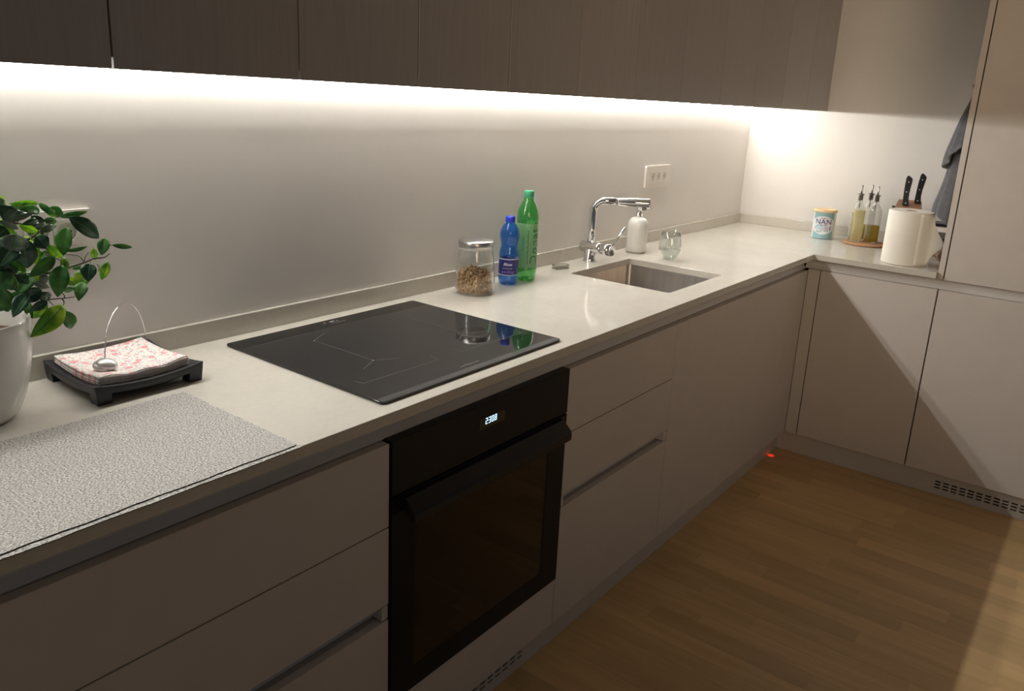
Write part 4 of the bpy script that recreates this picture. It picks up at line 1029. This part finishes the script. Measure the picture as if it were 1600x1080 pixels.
oil_bottle((-.172, -.6950, zb), .62, M['oil_olive'], .078, 'square glass bottle one third full of olive oil, front right of the pourer bottles')
oil_bottle((-.118, -.6560, zb), .62, M['oil_olive'], .070, 'square glass bottle behind the other two, mostly only its neck and pourer showing')

# ------------------------------------------------------------------ kitchen roll
KC = Vector((-.5448, -.9180, ZT)); KR = .0835; KH = .2090
r = empty('kitchen_roll', KC, label='big white kitchen paper roll standing at the worktop edge, its sheet hanging loose', cat='paper roll')
bm = bmesh.new(); rg = random.Random(4)
rg_ = lathe(bm, [(.0215, .001), (KR-.001, .001), (KR, .003), (KR*1.005, .05), (KR, .12), (KR*.995, KH-.003), (KR-.002, KH), (.0215, KH)], 64, cap0=False, cap1=False)
for i in range(64): bm.faces.new((rg_[0][(i+1) % 64], rg_[0][i], rg_[-1][i], rg_[-1][(i+1) % 64]))
bmesh.ops.recalc_face_normals(bm, faces=bm.faces[:]); finish('roll', bm, M['paper'], r, smooth=True, auto=.7)
bm = bmesh.new(); rg_ = lathe(bm, [(.0213, .002), (.0213, KH-.001), (.0198, KH-.001), (.0198, .002)], 32, cap0=False, cap1=False)
for i in range(32): bm.faces.new((rg_[-1][(i+1) % 32], rg_[-1][i], rg_[0][i], rg_[0][(i+1) % 32]))
finish('core', bm, M['card'], r, smooth=True, auto=.7)
# loose sheet: leaves the roll on the side facing the tall cabinet
view = math.atan2(CAM.y-KC.y, CAM.x-KC.x); tang = view+radians(62)
bm = bmesh.new(); rows = []
nz = 14
for j in range(nz+1):
    t = j/nz; z = .004+(KH-.007)*t
    ext = .004+.052*math.exp(-((t-.40)/.30)**2)*(1 if t > .40 else max(0.0, (t-.0)/.40))
    row = []
    for i in range(11):
        s = i/10
        if s < .4:
            a_ = tang-.65*(1-s/.4); row.append(bm.verts.new(((KR+.0016)*cos(a_), (KR+.0016)*sin(a_), z)))
        else:
            q = (s-.4)/.6*ext; p = Vector(((KR+.0016)*cos(tang), (KR+.0016)*sin(tang), z)); dt = Vector((-sin(tang), cos(tang), 0)); on = Vector((cos(tang), sin(tang), 0))
            p = p+dt*q*.55+on*(q*.85); row.append(bm.verts.new(p+on*.003*sin(s*9+t*5)*(s-.4)))
    rows.append(row)
for a, b in zip(rows, rows[1:]):
    for i in range(10): bm.faces.new((a[i], a[i+1], b[i+1], b[i]))
o = finish('loose_sheet', bm, M['paper'], r, smooth=True); s = o.modifiers.new('s', 'SOLIDIFY'); s.thickness = .0006

# ------------------------------------------------------------------ knife block and knives
KB = Vector((-.20, -.836, ZT))
va = math.atan2(CAM.y-KB.y, CAM.x-KB.x)+pi/2
r = empty('knife_block', KB, rz=va, label='walnut knife block half hidden behind the kitchen roll', cat='knife block')
bm = bmesh.new()
fr_ = [(-.056, -.045, .0005), (.050, -.045, .0005), (.050, .045, .0005), (-.056, .045, .0005), (-.056, -.045, .188), (.050, -.045, .188), (.045, .045, .215), (-.046, .045, .215)]
v8 = [bm.verts.new(p) for p in fr_]
for q in ((0, 3, 2, 1), (4, 5, 6, 7), (0, 1, 5, 4), (1, 2, 6, 5), (2, 3, 7, 6), (3, 0, 4, 7)): bm.faces.new([v8[i] for i in q])
finish('block', bm, M['block'], r, bevel=.003)
bm = bmesh.new(); lathe(bm, [(.004, .0), (.0065, .002), (.0065, .009), (.004, .011)], 14); o = finish('side_knob', bm, M['black_metal'], r, smooth=True); o.location = (-.0600, -.036, .1800); o.rotation_euler = (0, 0, 0)
def knife(lx_, ly_, tilt, label):
    c_, s_ = cos(va), sin(va); loc = KB+Vector((lx_*c_-ly_*s_, lx_*s_+ly_*c_, .1965+(ly_+.02)*.3-.002))
    k = empty('kitchen_knife', loc, rz=va, label=label, cat='knife', group='knives in the block'); k.rotation_euler = (0, tilt, va)
    prof = [(-.0130, 0), (-.0145, .008), (-.0140, .03), (-.0135, .06), (-.0125, .09), (-.0105, .118), (-.0060, .1285), (.0010, .1275), (.0145, .116), (.0150, .106), (.0115, .080), (.0085, .055), (.0080, .030), (.0110, .012), (.0120, 0)]
    bm = bmesh.new(); a = [bm.verts.new((x, -.0095, z)) for x, z in prof]; b = [bm.verts.new((x, .0095, z)) for x, z in prof]
    bm.faces.new(a); bm.faces.new(b[::-1])
    for i in range(len(prof)): bm.faces.new((a[i], b[i], b[(i+1) % len(prof)], a[(i+1) % len(prof)]))
    bmesh.ops.recalc_face_normals(bm, faces=bm.faces[:]); finish('handle', bm, M['handle_black'], k, bevel=.003, smooth=True, auto=.6)
    for x, z in ((.001, .102), (-.003, .060), (-.002, .012)):
        bm = bmesh.new(); lathe(bm, [(.0024, -.0102), (.0024, .0102)], 12)
        for v in bm.verts: v.co = (v.co.x+x, v.co.z, v.co.y+z)
        finish('rivet', bm, M['gasket'], k, smooth=True, auto=.6)
    bm = bmesh.new(); box(bm, -.011, -.0012, -.15, .0095, .0012, .0005); finish('blade', bm, M['chrome'], k)
knife(-.014, -.022, -.05, 'black-handled knife at the left front of the block')
knife(.030, .015, .02, 'black-handled knife at the right rear of the block, standing higher')

# ------------------------------------------------------------------ half hidden things beside the roll
r = empty('coffee_maker', (-.22, -.995, ZT), label='small black and chrome appliance mostly hidden between kitchen roll and tall cabinet', cat='appliance')
bm = bmesh.new(); prism(bm, rrect(-.05, -.045, .05, .045, .012), .0006, .105); finish('body', bm, M['chrome_dark'], r, bevel=.003)
bm = bmesh.new(); prism(bm, rrect(-.052, -.047, .052, .047, .012), .128, .140); finish('top_plate', bm, M['black_metal'], r, bevel=.002)
bm = bmesh.new(); prism(bm, rrect(-.046, -.041, .046, .041, .012), .105, .128); finish('collar', bm, M['plastic_white'], r)
for k in range(2):
    bm = bmesh.new(); lathe(bm, [(.011, 0), (.013, .003), (.012, .016), (.009, .018), (0, .018)], 18, cap1=False); o = finish('knob', bm, M['black_metal'], r, smooth=True, auto=.6); o.location = (-.050, .020-.03*k, .085-.02*k); o.rotation_euler = (0, -pi/2, 0)
bm = bmesh.new(); bmesh.ops.create_icosphere(bm, subdivisions=3, radius=1); rg = random.Random(6)
for v in bm.verts:
    x, y, z = v.co; n_ = 1+.10*sin(x*7+y*5)+.08*sin(z*9+x*6)+rg.uniform(-.03, .03); zz_ = max(-.8, z)
    v.co = (x*.045*n_, y*.028*n_, (zz_+.8)*.030*n_ if zz_ > -.8 else 0)
o = finish('paper_bag', bm, M['bag']); o.location = (-.345, -1.022, ZT+.0006); tag(o, 'crumpled brown paper bag behind the kitchen roll by the tall cabinet', 'bag')

# ------------------------------------------------------------------ towel on a hook on the side of the tall cabinet
r = empty('towel_hook', (-.56, YT, 1.585), label='small hook on the side of the tall cabinet holding the towel', cat='hook')
bm = bmesh.new(); tube(bm, smoothpts([(0, .0008, .012), (0, .006, .004), (0, .010, -.006), (0, .014, .002), (0, .014, .010)], 4), .0022, 8)
box(bm, -.006, .0003, -.004, .006, .0025, .020); finish('hook', bm, M['chrome_dark'], r, smooth=False)
def towel_layer(bm, prof, xc, half, seed, x_skew=0, hem=0, zh=0, span=.1):
    """prof: list of (z, protrusion from the cabinet side, half width along x)"""
    P_ = smoothpts([(p[1], p[2], p[0]) for p in prof], 5); n_ = 36; rows = []
    for j, (pr, hw, z) in enumerate(P_):
        row = []
        for i in range(n_+1):
            a = pi*i/n_; fold = 1+.16*sin(i*.9+seed+j*.05)*min(1, pr/.03)
            X = xc-hw*cos(a)+x_skew*(1.57-z); Y = YT+.0035+max(.0, pr*(sin(a)**.8)*fold); zq = z+hem*max(0, 1-(z-zh)/span)*(1-sin(a)**1.5)
            row.append(bm.verts.new((X, Y, zq)))
        rows.append(row)
    for a, b in zip(rows, rows[1:]):
        for i in range(n_): bm.faces.new((a[i], a[i+1], b[i+1], b[i]))
bm = bmesh.new()
towel_layer(bm, [(1.578, .006, .008), (1.545, .012, .016), (1.50, .024, .026), (1.45, .036, .036), (1.38, .050, .048), (1.33, .058, .056), (1.285, .060, .062)], -.545, .06, .3, hem=.085, zh=1.285, span=.10)
towel = empty('towel', (0, 0, 0)); towel.location = (-.56, YT+.02, 1.57)
tag(towel, 'grey terry towel hanging from a hook on the tall cabinet side', 'towel')
def shift(bm, loc):
    for v in bm.verts: v.co -= Vector(loc)
shift(bm, towel.location); o = finish('upper_fold', bm, M['towel'], towel, smooth=True); s = o.modifiers.new('s', 'SOLIDIFY'); s.thickness = .004; s.offset = -1
bm = bmesh.new()
towel_layer(bm, [(1.40, .030, .035), (1.34, .040, .045), (1.26, .046, .058), (1.20, .056, .068), (1.15, .066, .078), (1.12, .068, .082)], -.530, .06, 1.4)
for v in bm.verts:     # the lower hem hangs as a slanting corner
    if v.co.z < 1.2:
        k = (1.2-v.co.z)/.08; v.co.z -= k*(.045*(1-min(1, (v.co.y-YT)/.06)))
shift(bm, towel.location); o = finish('lower_fold', bm, M['towel'], towel, smooth=True); s = o.modifiers.new('s', 'SOLIDIFY'); s.thickness = .004; s.offset = -1
